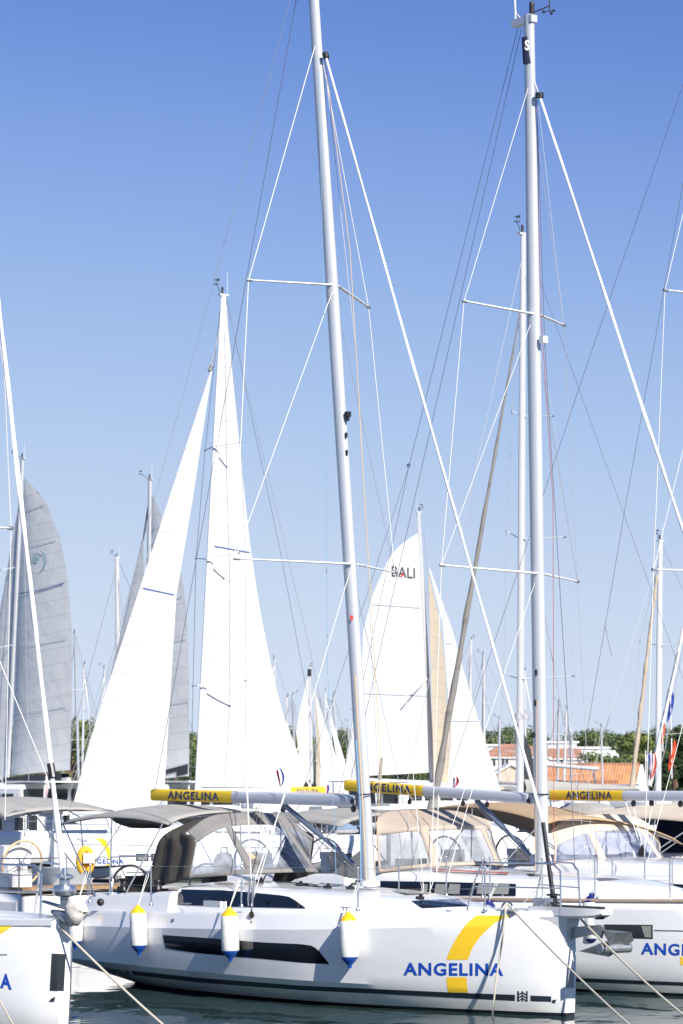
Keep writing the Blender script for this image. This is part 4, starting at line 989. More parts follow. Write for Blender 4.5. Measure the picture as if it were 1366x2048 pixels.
# ================================================================== yacht K (far right, mostly its awning)
K = Frame(12.5, 50.4, ANG)
tK = thing('sailboat', 'white yacht at the right edge whose pale awning covers a black curtained cockpit', 'sailboat', K.M, 'white charter yachts moored side by side')
mk('hull', hull_mb(14, 2.1, 1.3, 1.5, band=.12), 'hull_white', tK, smooth=22); mk('deck', deck_mb(14, 2.1, 1.3, 1.5), 'deck_white', tK, smooth=25)
mk('coachroof', roof_mb(densify([(2,.4,1.45,.1,.1),(3.5,1,1.4,.35,.13),(6,1.3,1.4,.42,.13),(8.5,1.4,1.38,.46,.13)])), 'gelcoat', tK, smooth=40)
bimini(tK, 7.4, 12.6, 1.75, 2.62, 2.84, 2.46, 'canvas_sand', deck=1.5, crown=.20, droop=.03)
mb = MB(); mb.grid([[Vector((-8.4-3.4*k/20, 1.35+.03*math.sin(k*1.9), z)) for z in (1.3, 1.9, 2.42)] for k in range(21)]); mb.grid([[Vector((-8.4, -.9+2.2*k/12, z)) for z in (1.3, 1.9, 2.42)] for k in range(13)])
mk('awning_curtain', mb, 'navy_cloth', tK)
for (q, y) in ((9.2,-1.6),(10.4,-1.6),(11.6,-1.6)):
    mk('awning_strut', MB().tube([(-q,y,1.5),(-q-.4,y,2.45)], .016, 6), 'steel', tK); mk('awning_strut', MB().tube([(-q,y,1.5),(-q+.5,y,2.5)], .014, 6), 'steel', tK)
coaming(tK, lambda q: 1.4, 8.4, 13, 1.55, .4)
M0 = K.L(1650,1720,0); mK = mast(tK, K.L(1650,1720,0), K.L(1646,0,0), .185, d=.26)

# ================================================================== yacht D (left foreground bow)
D = Frame(-3.50, 38.2, ANG)
LD, BD = 12.4, 2.0
tD = thing('sailboat', 'blurred white yacht bow at the left edge with a cloth covered anchor', 'sailboat', D.M, 'white charter yachts moored side by side')
hm = hull_mb(LD, BD, 1.2, 1.40, band=.10, stem=.08); hD = mk('hull', hm, 'hull_white', tD, smooth=22); bvD = hm.bvh(); beamD, sheerD = hull_shape(LD, BD, 1.2, 1.40, .08)
mk('deck', deck_mb(LD, BD, 1.2, 1.40, .08), 'deck_white', tD, smooth=25)
rows = []
for i in range(41):
    q = .05+(LD-.2)*i/40; b_ = beamD(q)-.085*(1-max(0,((1-q/LD)-.62)/.38)**2)
    for_ = [Vector((-q,-b_-.008,sheerD(q)-.05)),Vector((-q,-b_-.03,sheerD(q)-.04)),Vector((-q,-b_-.03,sheerD(q)+.03)),Vector((-q,-b_+.02,sheerD(q)+.05))]
    rows.append(for_)
mk('toe_rail', MB().grid(rows), 'boom_grey', tD)
surf_strip(hD, D, bvD, [(104,1907),(131,1908)], [(100,1981),(127,1982)], 'window_dark', 'hull_window', 12, 24, .008)
surf_strip(hD, D, bvD, [(-120,1852),(30,1850)], [(-150,1905),(0,1869)], YEL, 'yellow_arc', 10, 4)
mk('lettering', text_on(D, bvD, 'A', (2,1947), (22,1948), (24,1980), (0,1976), .004, .04), BLUE, hD, smooth=0)
mk('vent', strip(D, bvD, [(103,1997),(111,1993)], [(98,2003),(109,2003)], 2, 2, .01), 'stripe_dark', hD, smooth=0)
surf_strip(hD, D, bvD, [(-60,1908.5),(14,1908.5)], [(-60,1910.5),(14,1910.5)], 'stripe_dark', 'styling_line', 6, 1)
mk('coachroof', roof_mb(densify([(2.6,.3,1.36,.05,.1),(3.4,.8,1.36,.25,.13),(5,1.2,1.34,.36,.13),(8,1.35,1.3,.42,.13)])), 'gelcoat', tD, smooth=40)
pulpit(tD, .25, 1.9, .75, 1.43, .68, r=.017, wf=.2)
lifelines(tD, [(-q,-beamD(q)+.12,1.42) for q in (1.9, 3.9, 5.9)], .65)
M0 = D.L(-126,1740,0); M1 = D.L(-190,60,0); mast(tD, M0, M1, .185, d=.26)
sd = D.L(22,1056,1.35); spreader(tD, D.L(-118,1052,.05), sd, .036)
wire(tD, [D.L(-30,500,.3), D.L(8,740,1.0), sd, D.L(10,1640,1.65)], .0065, 'rope_white', 'shroud')
fd = furled(tD, D.L(126,1748,0), D.L(-26,400,0), .034, .026, 'white_paint', 'forestay_foil', twist=6)
mk('foil_fitting', MB().tube([D.L(101,1528,0), D.L(106,1556,0)], .05, 10), 'black_plastic', fd)
mk('furler_drum', MB().lathe(D.L(129,1775,0), [(.02,-.26),(.05,-.24),(.06,-.12),(.135,-.10),(.15,-.06),(.15,.0),(.13,.03),(.07,.04),(.07,.10),(.13,.12),(.13,.15),(.04,.18),(.03,.25)], 20), 'steel', tD)
wire(tD, [D.L(-10,1300,-.4), D.L(93,1550,-.1), D.L(99,1577,-.1)], .007, 'rope_white', 'sheet')
mb = MB(); c0 = D.L(152,1823,0); 
for k in range(9):
    a = 2*math.pi*k/9; 
rows = []
for i in range(10):
    th_ = math.pi*i/9; row = []
    for j in range(16):
        a = 2*math.pi*j/16; rr = .15*(1+.10*math.sin(3*a+1)+.08*math.sin(5*a+i)); row.append(c0+Vector((.9*rr*math.cos(th_)*1.05, rr*math.sin(th_)*math.cos(a)*1.0, rr*1.12*math.sin(th_)*math.sin(a))))
    rows.append(row)
mb.grid(rows, closeu=True); mk('anchor_cover', mb, 'cloth_white', tD, smooth=60)
mk('anchor_shank', MB().tube([c0+Vector((-.1,0,.02)), c0+Vector((-.75,0,.10))], [.05,.04], 8, ry=.5).tube([c0+Vector((-.1,0,-.1)), c0+Vector((-.55,0,-.02))], [.10,.03], 8), 'galvanised', tD)
mk('bow_roller', MB().box((-.02,0,1.44), (.55,.16,.06)), 'steel', tD)
# ================================================================== yacht E (cockpit seen between D and A)
E = Frame(-4.65, 56.3, R(128))
tE = thing('sailboat', 'white yacht at the left showing its cockpit, grey awning and orange rimmed wheel', 'sailboat', E.M)
E.o = None
def hullflip(L, Bm, z0, z1, **k):   # stern at x=0, bow at +L
    m = hull_mb(L, Bm, z0, z1, **k); m.v = [v+Vector((L,0,0)) for v in m.v]; return m
hm = hullflip(12.5, 1.9, 1.05, 1.3, band=.1); hE = mk('hull', hm, 'hull_white', tE, smooth=22); bvE = hm.bvh()
dmE = deck_mb(12.5, 1.9, 1.05, 1.3); dmE.v = [v+Vector((12.5,0,0)) for v in dmE.v]; mk('deck', dmE, 'deck_white', tE, smooth=25)
mb = MB(); mb.box((.55,0,1.18), (1.0,3.0,.06)); mk('stern_deck', mb, 'teak', tE)
mb = MB(); 
for s in (-1,1): mb.box((2.1,s*1.25,1.28), (3.2,.5,.36))
mk('cockpit_bench', mb, 'gelcoat', tE)
for s in (1,):
    P = MB(); P.box((1.5,s*.78,1.32), (.3,.42,.62)); P.box((1.45,s*.78,1.78), (.16,.62,.34), ry=-.2); P.box((1.55, s*.78, 1.55), (.12,.3,.3)); mk('helm_pedestal', P, 'gelcoat', tE)
    w = wheel(tE, (1.2, s*.78, 1.62), .43, 'rope_orange', 'steering_wheel')
# pushpit
for s in (-1,1):
    mb = MB()
    mb.tube([(1.6,s*1.65,1.1),(1.5,s*1.62,1.72),(.15,s*1.5,1.74),(.1,s*.5,1.74),(.12,s*.5,1.1)], .015, 8); mb.tube([(1.55,s*1.64,1.42),(.13,s*1.52,1.44),(.12,s*.5,1.44)], .012, 6); mb.tube([(.15,s*1.5,1.1),(.15,s*1.5,1.74)], .015, 8)
    mk('pushpit', mb, 'steel', tE)
# awning
rows = []
for i in range(15):
    t = i/14; row = []
    for j in range(11):
        u = 2*j/10-1; row.append(Vector((.9+3.6*t, u*1.45, 2.62+.22*math.sin(t*math.pi)-.16*abs(u)**2.2+.0*t)))
    rows.append(row)
oE = mk('bimini', MB().grid(rows), 'canvas_grey', tE, smooth=60); sd_ = oE.modifiers.new('t','SOLIDIFY'); sd_.thickness = .02
for x0, x1 in ((1.0,2.4),(2.6,2.4),(4.2,2.5)):
    mk('bow_tube', MB().tube([(x1,-1.42,1.3),(x0,-1.42,2.45),(x0,-1.1,2.60),(x0,1.1,2.60),(x0,1.42,2.45),(x1,1.42,1.3)], .014, 6), 'steel', oE)
Me0 = Vector((7.6,0,1.6)); mast(tE, Me0, Me0+Vector((-.3,0,15)), .17, d=.24)
mk('coachroof', (lambda m: (setattr(m, 'v', [v+Vector((12.5,0,0)) for v in m.v]), m)[1])(roof_mb(densify([(2.6,.3,1.3,.05,.1),(3.4,.8,1.28,.25,.13),(5,1.2,1.25,.36,.13),(8,1.3,1.2,.42,.13)]))), 'gelcoat', tE, smooth=40)
GFE = None
# outboard and dinghy behind the stern of A
dg = at(212, 1744, 53.0); MDg = Matrix.Translation(dg) @ Matrix.Rotation(R(-12), 4, 'Z') @ Matrix.Scale(.62, 4)
tDg = thing('dinghy', 'small white rigid dinghy with a dark rubber gunwale behind the stern of the foreground yacht', 'dinghy', MDg)
rows = []
for i in range(9):
    t = i/8; w = .34*(1-max(0,(t-.3)/.7)**2.5)+.01; x = -.5+1.1*t; zt = .13+.06*t*t
    rows.append([(x,-w,zt),(x,-w*.85,0),(x,-w*.55,-.16+.1*t*t),(x,0,-.2+.16*t*t),(x,w*.55,-.16+.1*t*t),(x,w*.85,0),(x,w,zt)])
mb = MB().grid(rows); mb.f.append(tuple(range(7))); mb.m.append(0); mk('hull', mb, 'gelcoat', tDg)
mk('gunwale', MB().tube([r[0] for r in rows]+[r[-1] for r in reversed(rows)], .022, 6), 'navy_cloth', tDg)
mk('tilted_tube', MB().tube([(-.45,-.3,.12),(-.3,-.3,.34),(.0,-.3,.44),(.25,-.3,.33),(.34,-.28,.18)], .014, 6), 'steel', tDg)
mb = MB(); mb.box(dg*0+Vector((0,0,-.25)), (.7,.35,.1)); mk('chock', mb, 'black_plastic', tDg)
bu = at(171, 1722, 52.0); tBu = thing('lifebuoy', 'yellow horseshoe lifebuoy on a pushpit beside the white dinghy', 'lifebuoy', Matrix.Translation(bu) @ Matrix.Rotation(R(15),4,'Z'))
pts = [Vector((math.cos(a)*.15, 0, math.sin(a)*.20+(.04))) for a in [R(-70)-R(0)+R(320)*k/22-R(0)+R(-0)+R(0) for k in range(23)]]
pts = [Vector((math.sin(a)*.105, 0, -math.cos(a)*.20)) for a in [R(25)+R(310)*k/22 for k in range(23)]]
mk('foam_ring', MB().tube(pts, .062, 10, ry=1.0), 'buoy_yellow', tBu); mk('cover', MB().lathe((0,0,.02), [(.001,-.05),(.10,-.045),(.13,0),(.10,.045),(.001,.05)], 18, axis=(0,1,0)), 'buoy_yellow', tBu)
mk('light_case', MB().box((.04,-.08,.05), (.19,.05,.17)), 'gelcoat', tBu)
mk('pole', MB().tube([(.04,-.02,-.6),(.04,-.02,.2)], .012, 6), 'steel', tBu)
# ================================================================== mooring lines
def line(p0, p1, sag, r, mat, label, cat='mooring line', group='mooring lines at the bows', n=18, twist=True, name='mooring_line'):
    p0, p1 = Vector(p0), Vector(p1); mb = MB()
    pts = [p0.lerp(p1, k/n)-Vector((0,0,sag*4*(k/n)*(1-k/n))) for k in range(n+1)]
    mb.tube(pts, r, 8); o = mk(name, mb, mat, None); return tag(o, label, cat, group)
clw = A.M @ cl
line(clw+Vector((0,-.05,.1)), at(1300,2086,36.6), .05, .013, 'rope', 'tan mooring rope from the fairlead under the pulpit, crossing the bow to the right')
line(A.M @ Vector((.25,-.02,zb-.08)), at(1420,2072,37.6), .06, .015, 'rope', 'tan mooring rope running from under the anchor down to the lower right corner')
line(D.M @ Vector((.02,-.1,1.36)), at(352,2072,37.2), .03, .016, 'rope', 'blurred pale mooring rope running from the left bow down to the bottom edge')
mb = MB(); mb.tube([clw+Vector((-.02,-.04,.12)), clw+Vector((-.04,-.14,-.05)), at(1003,1890,A.M.translation.y+.1), at(992,1960,A.M.translation.y-.05), at(985,2035,A.M.translation.y-.1), at(987,2060,A.M.translation.y-.1)], .014, 8)
tag(mk('mooring_line', mb, 'rope', None), 'slack rope hanging from the fairlead straight down the foreground bow into the water', 'mooring line', 'mooring lines at the bows')
line(at(-40,1925,38.4), at(36,2066,37.2), .02, .012, 'rope', 'thin blurred rope crossing the lower left corner in front of the left bow')
# ================================================================== yacht F (opposite row, sails up)
angF = R(216.87)
Fb = at(106, 1600, 97.0)
Ff = Frame(Fb.x, Fb.y, angF)
tF = thing('sailboat', 'white yacht in the opposite row with bright white mainsail and genoa hoisted', 'sailboat', Ff.M)
LF, BF = 12.6, 2.0
hm = hull_mb(LF, BF, 1.25, 1.42, band=.12); hF = mk('hull', hm, 'hull_white_far', tF, smooth=22); bvF = hm.bvh(); beamF, sheerF = hull_shape(LF, BF, 1.25, 1.42)
mk('deck', deck_mb(LF, BF, 1.25, 1.42), 'deck_white', tF, smooth=25)
rmF = roof_mb(densify([(2.2,.3,1.42,.05,.1),(3.2,.8,1.4,.22,.14),(4.6,1.15,1.38,.34,.14),(7.6,1.35,1.33,.42,.13)])); rF = mk('coachroof', rmF, 'gelcoat', tF, smooth=40)
surf_strip(rF, Ff, rmF.bvh(), [(430,1662),(520,1663)], [(430,1667),(520,1668)], 'hull_glass', 'side_window', 12, 1)
surf_strip(hF, Ff, bvF, [(184,1673),(200,1684),(212,1702),(216,1717)], [(203,1673),(213,1682),(221,1700),(222.5,1717)], YEL, 'yellow_arc', 12, 2)
surf_strip(hF, Ff, bvF, [(210,1728.5),(213,1734)], [(221,1728.5),(222,1734)], YEL, 'yellow_arc', 3, 2)
mk('lettering', text_on(Ff, bvF, 'ANGELINA', (170,1717.5), (247,1718.5), (248,1728), (170,1727), .012, .02), BLUE, hF, smooth=0)
mk('lettering', text_on(Ff, bvF, 'Moje', (153,1675), (174,1676.5), (174,1687), (153,1685), .012, .0, .25), 'letter_dark', hF, smooth=0)
surf_strip(hF, Ff, bvF, [(128,1687.5),(420,1693),(700,1697)], [(128,1688.6),(420,1694),(700,1698)], 'stripe_dark', 'styling_line', 30, 1)
for x0, x1 in ((272,297),(302,326),(660,676),(686,704)):
    surf_strip(hF, Ff, bvF, [(x0,1707),(x1,1707.5)], [(x0,1722),(x1,1722.5)], 'stripe_dark', 'hull_window', 3, 2)
    surf_strip(hF, Ff, bvF, [(x0+3,1709.5),(x1-3,1710)], [(x0+3,1719.5),(x1-3,1720)], 'curtain', 'window_pane', 3, 2, .02)
lifelines(tF, [(-q, beamF(q)-.12, 1.42) for q in (1.8, 3.6, 5.4, 7.4, 9.4)], .62, r=.008, rs=.016)
pulpit(tF, .1, 1.8, .7, 1.43, .62, r=.02)
M0 = Ff.L(393,1640,0); M1 = Ff.L(447,592,0); mF = mast(tF, M0, M1, .19, 'white_paint', d=.26); masthead(mF, M1, 1.1)
def fl(fr, pts, y=0): return [fr.L(x, yy, y) for x, yy in pts]
sF, rows = sail(tF, fl(Ff, [(395,1574),(447,604)]), fl(Ff, [(622,1574),(606,1535),(590,1490),(565,1425),(545,1345),(520,1220),(500,1090),(486,960),(475,850),(464,740),(453,610)]), .05, 'sail_white', side=-1, n=30)
bvs = MB().grid(rows).bvh()
surf_strip(sF, Ff, bvs, [(420,1090),(506,1105)], [(420,1091.6),(506,1106.6)], 'sail_line', 'draft_stripe', 12, 1, .03)
surf_strip(sF, Ff, bvs, [(487,1573),(600,1575)], [(487,1577),(600,1579)], 'rope_red', 'foot_tape', 12, 1, .03)
sG_, rows = sail(tF, fl(Ff, [(138,1640),(180,1480),(422,740)]), fl(Ff, [(328,1598),(330,1560),(353,1190),(385,1000),(424,742)]), .04, 'sail_white', 'genoa', side=-1, n=30, foot_round=.55)
bvs = MB().grid(rows).bvh()
surf_strip(sG_, Ff, bvs, [(279,1174),(354,1190)], [(279,1175.7),(354,1191.7)], 'sail_line', 'draft_stripe', 12, 1, .03)
wire(tF, [Ff.L(112,1668,0), Ff.L(428,705,0)], .012, 'wire', 'forestay')
mk('halyard_swivel', MB().tube([Ff.L(418,742,0), Ff.L(424,732,0)], .06, 8), 'black_plastic', tF); wire(tF, [Ff.L(422,735,0), Ff.L(443,640,0)], .02, 'wire', 'halyard')
for (r_, s_, p_) in (((413,1118),(392,1117),(478,1106)), ((397,1371),(386,1372),(492,1361)), ((427,893),(410,901),(482,884))):
    spreader(tF, Ff.L(*r_,.1), Ff.L(p_[0],p_[1],1.0), .035); spreader(tF, Ff.L(*r_,-.1), Ff.L(s_[0],s_[1],-1.0), .035)
wire(tF, [Ff.L(452,620,.1), Ff.L(482,884,1.0), Ff.L(490,1110,1.0), Ff.L(492,1361,1.0), Ff.L(488,1660,1.6)], .010, 'wire', 'shroud')
wire(tF, [Ff.L(440,620,-.1), Ff.L(410,901,-1.0), Ff.L(392,1117,-1.0), Ff.L(386,1372,-1.0), Ff.L(380,1640,-1.6)], .010, 'wire', 'shroud')
wire(tF, [Ff.L(450,592,0), Ff.L(620,1300,0), Ff.L(690,1640,.0)], .010, 'wire', 'backstay')
wire(tF, [Ff.L(452,592,0), Ff.L(560,1100,0), Ff.L(650,1580,.0)], .008, 'wire_dark', 'topping_lift')
boF, byF = boom_obj(tF, Ff.L(651,1580,0), Ff.L(397,1583,0), .22, .16, .29)
for c_ in boF.children: 
    if c_.name.startswith('yellow'): c_.data.materials[0] = MATS['logo_yellow']
mk('lettering', text_on(Ff, byF, 'ANGELINA', (592,1576), (636,1576.5), (636,1584.5), (592,1584), .01, .02), 'letter_dark', boF, smooth=0)
for k, x in enumerate((612,628)): block(boF, Ff.L(x,1571,0), .09)
bimini(tF, 8.6, 11.2, 1.5, 2.7, 2.85, 2.7, 'canvas_beige', deck=1.4, crown=.15)

# ================================================================== generic far yacht
def far_yacht(label, base, top, Y, head, L=12.0, deck=1.35, group=None, w=.2, spr=(), boom=None, boomlen=4.8, wires=True, wr=.010, stack='canvas_grey', mat='mast_far', fwd=4.6, Bm=1.9, sp_len=1.0, roofh=.42, head_s=1.0, hullmat_='hull_white_far', name='sailboat', vane=True, coach=True):
    b = at(base[0], base[1], Y); fr = Frame(b.x, b.y, R(head)); t = thing(name, label, 'sailboat', fr.M, group)
    hm = hull_mb(L, Bm, deck-.12, deck+.08, band=.12, ns=28); hm.v = [v+Vector((fwd,0,0)) for v in hm.v]; mk('hull', hm, hullmat_, t, smooth=22)
    dm = deck_mb(L, Bm, deck-.12, deck+.08, ns=14); dm.v = [v+Vector((fwd,0,0)) for v in dm.v]; mk('deck', dm, 'deck_white', t, smooth=25)
    if coach:
        rm = roof_mb(densify([(1.7,.3,deck+.05,.05,.1),(3.0,.8,deck,.25,.14),(5,1.15,deck-.02,roofh*.8,.14),(8,1.3,deck-.06,roofh,.13)], 3), 8); rm.v = [v+Vector((fwd,0,0)) for v in rm.v]; ro = mk('coachroof', rm, 'gelcoat', t, smooth=40)
        for s in (-1, 1): mk('side_window', MB().grid([[Vector((fwd-4.4-2.8*k/4, s*(1.03+.09*k/4+.10), deck+.05+z)) for z in (0,.16)] for k in range(5)]), 'hull_glass', ro)
        # spray hood
        rows = []
        for k in range(9):
            a = math.pi*k/8; rows.append([Vector((fwd-7.2+.0, -1.2*math.cos(a), deck+.35)), Vector((fwd-7.9, -1.15*math.cos(a), deck+.35+.62*math.sin(a)**.6)), Vector((fwd-8.7, -1.2*math.cos(a), deck+.3+.68*math.sin(a)**.6))])
        mk('sprayhood', MB().grid(rows), stack, t, smooth=60)
    P0 = fr.L(base[0], base[1], 0); P0.z = deck+roofh*.6; P1 = fr.L(top[0], top[1], 0)
    m = mast(t, P0, P1, w, mat, d=w*1.35, seg=12)
    if vane: masthead(m, P1, head_s)
    H = P1.z-P0.z
    if boom is not False:
        bz = deck+1.25; a, b2 = Vector((-boomlen-.1,0,bz+.05)), Vector((-.15,0,bz)); boo = mk('boom', MB().tube([a, b2], .09, 8), mat, t)
        if boom == 'stack':
            rows = []
            for k in range(13):
                u = k/12; p = a.lerp(b2, u); hh = .16+.28*u; rows.append([p+Vector((0, -.10,.05)), p+Vector((0,-.16,.05+hh*.4)), p+Vector((0,-.05,.05+hh)), p+Vector((0,.05,.05+hh)), p+Vector((0,.16,.05+hh*.4)), p+Vector((0,.10,.05))])
            mk('sail_cover', MB().grid(rows), stack, boo, smooth=60)
    lev = spr or (.36, .66)
    tips = []
    for k, f_ in enumerate(lev):
        if isinstance(f_, tuple):   # (root px, left tip px, right tip px)
            r_, l_, g_ = f_; R0 = fr.L(r_[0], r_[1], 0)
            v_port = fr.M.to_3x3() @ Vector((0,1,0)); sgn = 1 if v_port.x > 0 else -1
            e = sp_len*(1-.15*k); tl = fr.L(l_[0], l_[1], -sgn*e) if l_ else None; tr = fr.L(g_[0], g_[1], sgn*e) if g_ else None
        else:
            R0 = P0.lerp(P1, f_); e = sp_len*(1-.2*k); tl = R0+Vector((-.3,-e,.0)); tr = R0+Vector((-.3,e,0))
        for q_ in (tl, tr):
            if q_ is not None: spreader(t, R0, q_, .03)
        tips.append((tl, tr))
    if wires:
        for sd in (0, 1):
            pts = [P0.lerp(P1, .95)] + [tp[sd] for tp in sorted([x for x in tips if x[sd] is not None], key=lambda x: -x[sd].z)]
            pts.append(Vector((-.35, (Bm-.25)*(1 if pts[-1].y > 0 else -1), deck)))
            wire(t, pts, wr, 'wire', 'shroud', 4)
        wire(t, [P1, Vector((fwd-L+.3, 0, deck))], wr*.8, 'wire_dark', 'backstay', 4)
        wire(t, [P0.lerp(P1, .97), Vector((fwd-.3, 0, deck+.1))], wr*1.4, 'wire', 'forestay', 4)
    return fr, t, m, P0, P1
# ------------------------------------------------------------------ J: tall mast behind yacht B
frJ, tJ, mJ, p0, p1 = far_yacht('white yacht in the opposite row with a tall mast and tan furled genoa', (1040,1690), (1047,470), 98.0, 216.87, L=15.5, w=.20, fwd=5.4, boom='stack', deck=1.45, sp_len=1.5,
    spr=(((1038,1358),(1007,1347),(1148,1352)), ((1040,1078),(1013,1062),(1131,1074)), ((1046,833),(1024,822),(1107,832))), stack='canvas_grey', head_s=1.2)
furled(tJ, frJ.L(868,1600,0), frJ.L(1040,625,0), .115, .022, 'sail_stowed', twist=30)
mk('furler_drum', MB().tube([frJ.L(862,1640,0), frJ.L(868,1600,0)], [.22,.16], 10), 'curtain', tJ)
for k, (x, y) in enumerate(((1037,1432),(1050,1432))): mk('radar_reflector', MB().lathe(frJ.L(x,y,.3*(1-2*k)), [(.19,-.1),(.17,-.02),(.04,.16),(.01,.2)], 10), 'radar_grey', mJ)
P = [frJ.L(1047,1468,-.3), frJ.L(1060,1500,-.3), frJ.L(1070,1560,-.3), frJ.L(1072,1586,-.3), frJ.L(1049,1586,-.3)]
mk('dark_staysail', MB().prism(P, (0,.05,0)), 'sail_dark', tJ)
bimini(tJ, 5.0, 7.5, 1.6, 2.25, 2.35, 2.25, 'canvas_beige', deck=1.5)
# ------------------------------------------------------------------ catamarans with hoisted sails
def cat(label, base, top, Y, head, L=13.0, W=6.6, w=.24, roof_col='deck_white', head_s=1.2, dz=0.0, group=None):
    b = at(base[0], base[1], Y); fr = Frame(b.x, b.y, R(head)); t = thing('catamaran', label, 'catamaran', fr.M, group)
    for s in (-1, 1):
        hm = hull_mb(L, .85, 1.55, 1.75, band=.15, ns=24); hm.v = [v+Vector((L*.45, s*(W/2-.85), 0)) for v in hm.v]; mk('hull', hm, 'hull_white_far', t, smooth=22)
    mb = MB(); mb.box((-.6,0,1.45), (L*.72, W-1.6, .5)); mk('bridge_deck', mb, 'gelcoat', t)
    rows = []
    for x, ww, h in ((2.2,2.0,.15),(1.6,2.3,.75),(.8,2.5,1.15),(-1,2.6,1.3),(-4.5,2.6,1.3),(-4.6,2.6,.4)):
        rows.append([Vector((x,-ww,1.6)),Vector((x,-ww*.97,1.6+h*.8)),Vector((x,-ww*.85,1.65+h)),Vector((x,0,1.75+h)),Vector((x,ww*.85,1.65+h)),Vector((x,ww*.97,1.6+h*.8)),Vector((x,ww,1.6))])
    mb = MB().grid(rows); m_ = 7; mb.f.append(tuple(range(m_))); mb.m.append(0); k = 5*m_; mb.f.append(tuple(k+i for i in range(m_))); mb.m.append(0); sal = mk('saloon', mb, 'gelcoat', t, smooth=30)
    for s in (-1, 1):
        for k in range(4): mk('saloon_window', MB().box((.2-1.2*k, s*(2.56 if k else 2.5), 2.15), (1.0,.06,.5)), 'window_dark', sal)
    for k in range(3): mk('saloon_window', MB().box((-4.62, -1.7+1.7*k, 2.2), (.05,1.4,.9)), 'window_dark', sal)
    mk('hard_top', MB().box((-4.6,0,3.05), (3.4,4.6,.09)), roof_col, t)
    for s in (-1,1):
        mk('top_post', MB().tube([(-6.0,s*2.1,1.7),(-6.1,s*2.1,3.02)], .04, 6), 'white_paint', t)
        lifelines(t, [(4.5-2.3*k, s*(W/2-.35), 1.75) for k in range(5)], .65, r=.012, rs=.02)
    P0 = fr.L(base[0], base[1], 0); P0.z = 2.7; P1 = fr.L(top[0], top[1], 0); m = mast(t, P0, P1, w, 'mast_far', d=w*1.4, seg=12); masthead(m, P1, head_s)
    return fr, t, m, P0, P1
frH, tH, mH, p0, p1 = cat('catamaran at the left edge with grey shaded sails and teal emblem', (14,1590), (45,918), 172.0, 134)
mk('boom', MB().tube([frH.L(18,1572,0), frH.L(138,1560,0)], .16, 8), 'mast_far', tH)
sH, rows = sail(tH, fl(frH, [(22,1552),(34,1250),(49,955)]), fl(frH, [(140,1540),(144,1400),(145,1280),(137,1165),(121,1078),(93,1006),(70,975),(51,957)]), .05, 'sail_grey', side=1, n=32)
bvs = MB().grid(rows).bvh()
for a, b in (((49,1023),(93,1008)),((38,1100),(121,1078)),((34,1190),(137,1165)),((30,1297),(145,1276)),((27,1430),(144,1412))):
    surf_strip(sH, frH, bvs, [a, b], [(a[0],a[1]+1.6),(b[0],b[1]+1.6)], 'sail_seam', 'batten_pocket', 10, 1, .04)
surf_strip(sH, frH, bvs, [(33,1188),(80,1180),(138,1163)], [(33,1189.4),(80,1181.6),(138,1164.8)], 'sail_line', 'draft_stripe', 12, 1, .06)
sun_ = MB()
for k in range(7):
    a = R(100+k*13); c_ = (80,1120); p_ = [(c_[0]+2*math.cos(a), c_[1]-3*math.sin(a)), (c_[0]+16*math.cos(a), c_[1]-24*math.sin(a))]
    s_ = strip(frH, bvs, [p_[0], p_[1]], [(p_[0][0]+1.0,p_[0][1]+2.0),(p_[1][0]+1.0,p_[1][1]+2.2)], 3, 1, .07); sun_.add(s_.v, s_.f)
arc = [(82+12*math.cos(R(90-k*20)), 1122-20*math.sin(R(90-k*20))) for k in range(10)]
s_ = strip(frH, bvs, arc, [(82+10.2*math.cos(R(90-k*20)), 1122-18*math.sin(R(90-k*20))) for k in range(10)], 16, 1, .07); sun_.add(s_.v, s_.f)
mk('emblem', sun_, 'sail_teal', sH, smooth=0)
cvr = MB(); top_ = [frH.L(x,y,-.25) for x,y in ((20,1556),(60,1552),(100,1550),(138,1547))]; botm = [frH.L(x,y,-.25) for x,y in ((20,1589),(60,1584),(100,1574),(136,1566))]
rows = [[t_, t_.lerp(b_, .5)+Vector((0,-.12,0)), b_, b_+Vector((0,.5,0)), t_+Vector((0,.5,0))] for t_, b_ in zip(top_, botm)]
mk('sail_bag', cvr.grid(rows, closeu=True), 'sail_band', tH, smooth=60)
sail(tH, fl(frH, [(-60,1560),(38,1004)]), fl(frH, [(17,1560),(22,1300),(38,1006)]), .04, 'sail_grey', 'genoa', side=1)
for s_ in (((30,1135),(2,1140),(58,1128)), ((25,1290),(-4,1295),(50,1284))): spreader(tH, frH.L(*s_[0],0), frH.L(*s_[1],1.2), .04); spreader(tH, frH.L(*s_[0],0), frH.L(*s_[2],-1.2), .04)
for a, b in (((42,960),(-30,1600)), ((46,960),(58,1600))): wire(tH, [frH.L(*a,.3), frH.L(*b,1.5)], .014, 'wire', 'shroud')
wire(tH, [frH.L(52,985,0), frH.L(150,1590,-2.0)], .012, 'wire_dark', 'runner')
frI, tI, mI, p0, p1 = cat('catamaran half hidden behind the bright white genoa, its grey sails in shade', (293,1600), (300,960), 172.0, 134)
sI, rows = sail(tI, fl(frI, [(300,1560),(304,985)]), fl(frI, [(378,1552),(379,1420),(377,1300),(372,1210),(360,1130),(342,1070),(325,1035),(305,987)]), .05, 'sail_grey', side=1, n=32)
bvs = MB().grid(rows).bvh()
for a, b in (((304,1060),(327,1048)),((345,1200),(372,1190)),((335,1285),(377,1277)),((330,1410),(378,1402))): surf_strip(sI, frI, bvs, [a, b], [(a[0],a[1]+1.6),(b[0],b[1]+1.6)], 'sail_seam', 'batten_pocket', 10, 1, .04)
surf_strip(sI, frI, bvs, [(300,1548),(377,1528)], [(300,1566),(377,1548)], 'sail_dark', 'foot_band', 10, 2, .05)
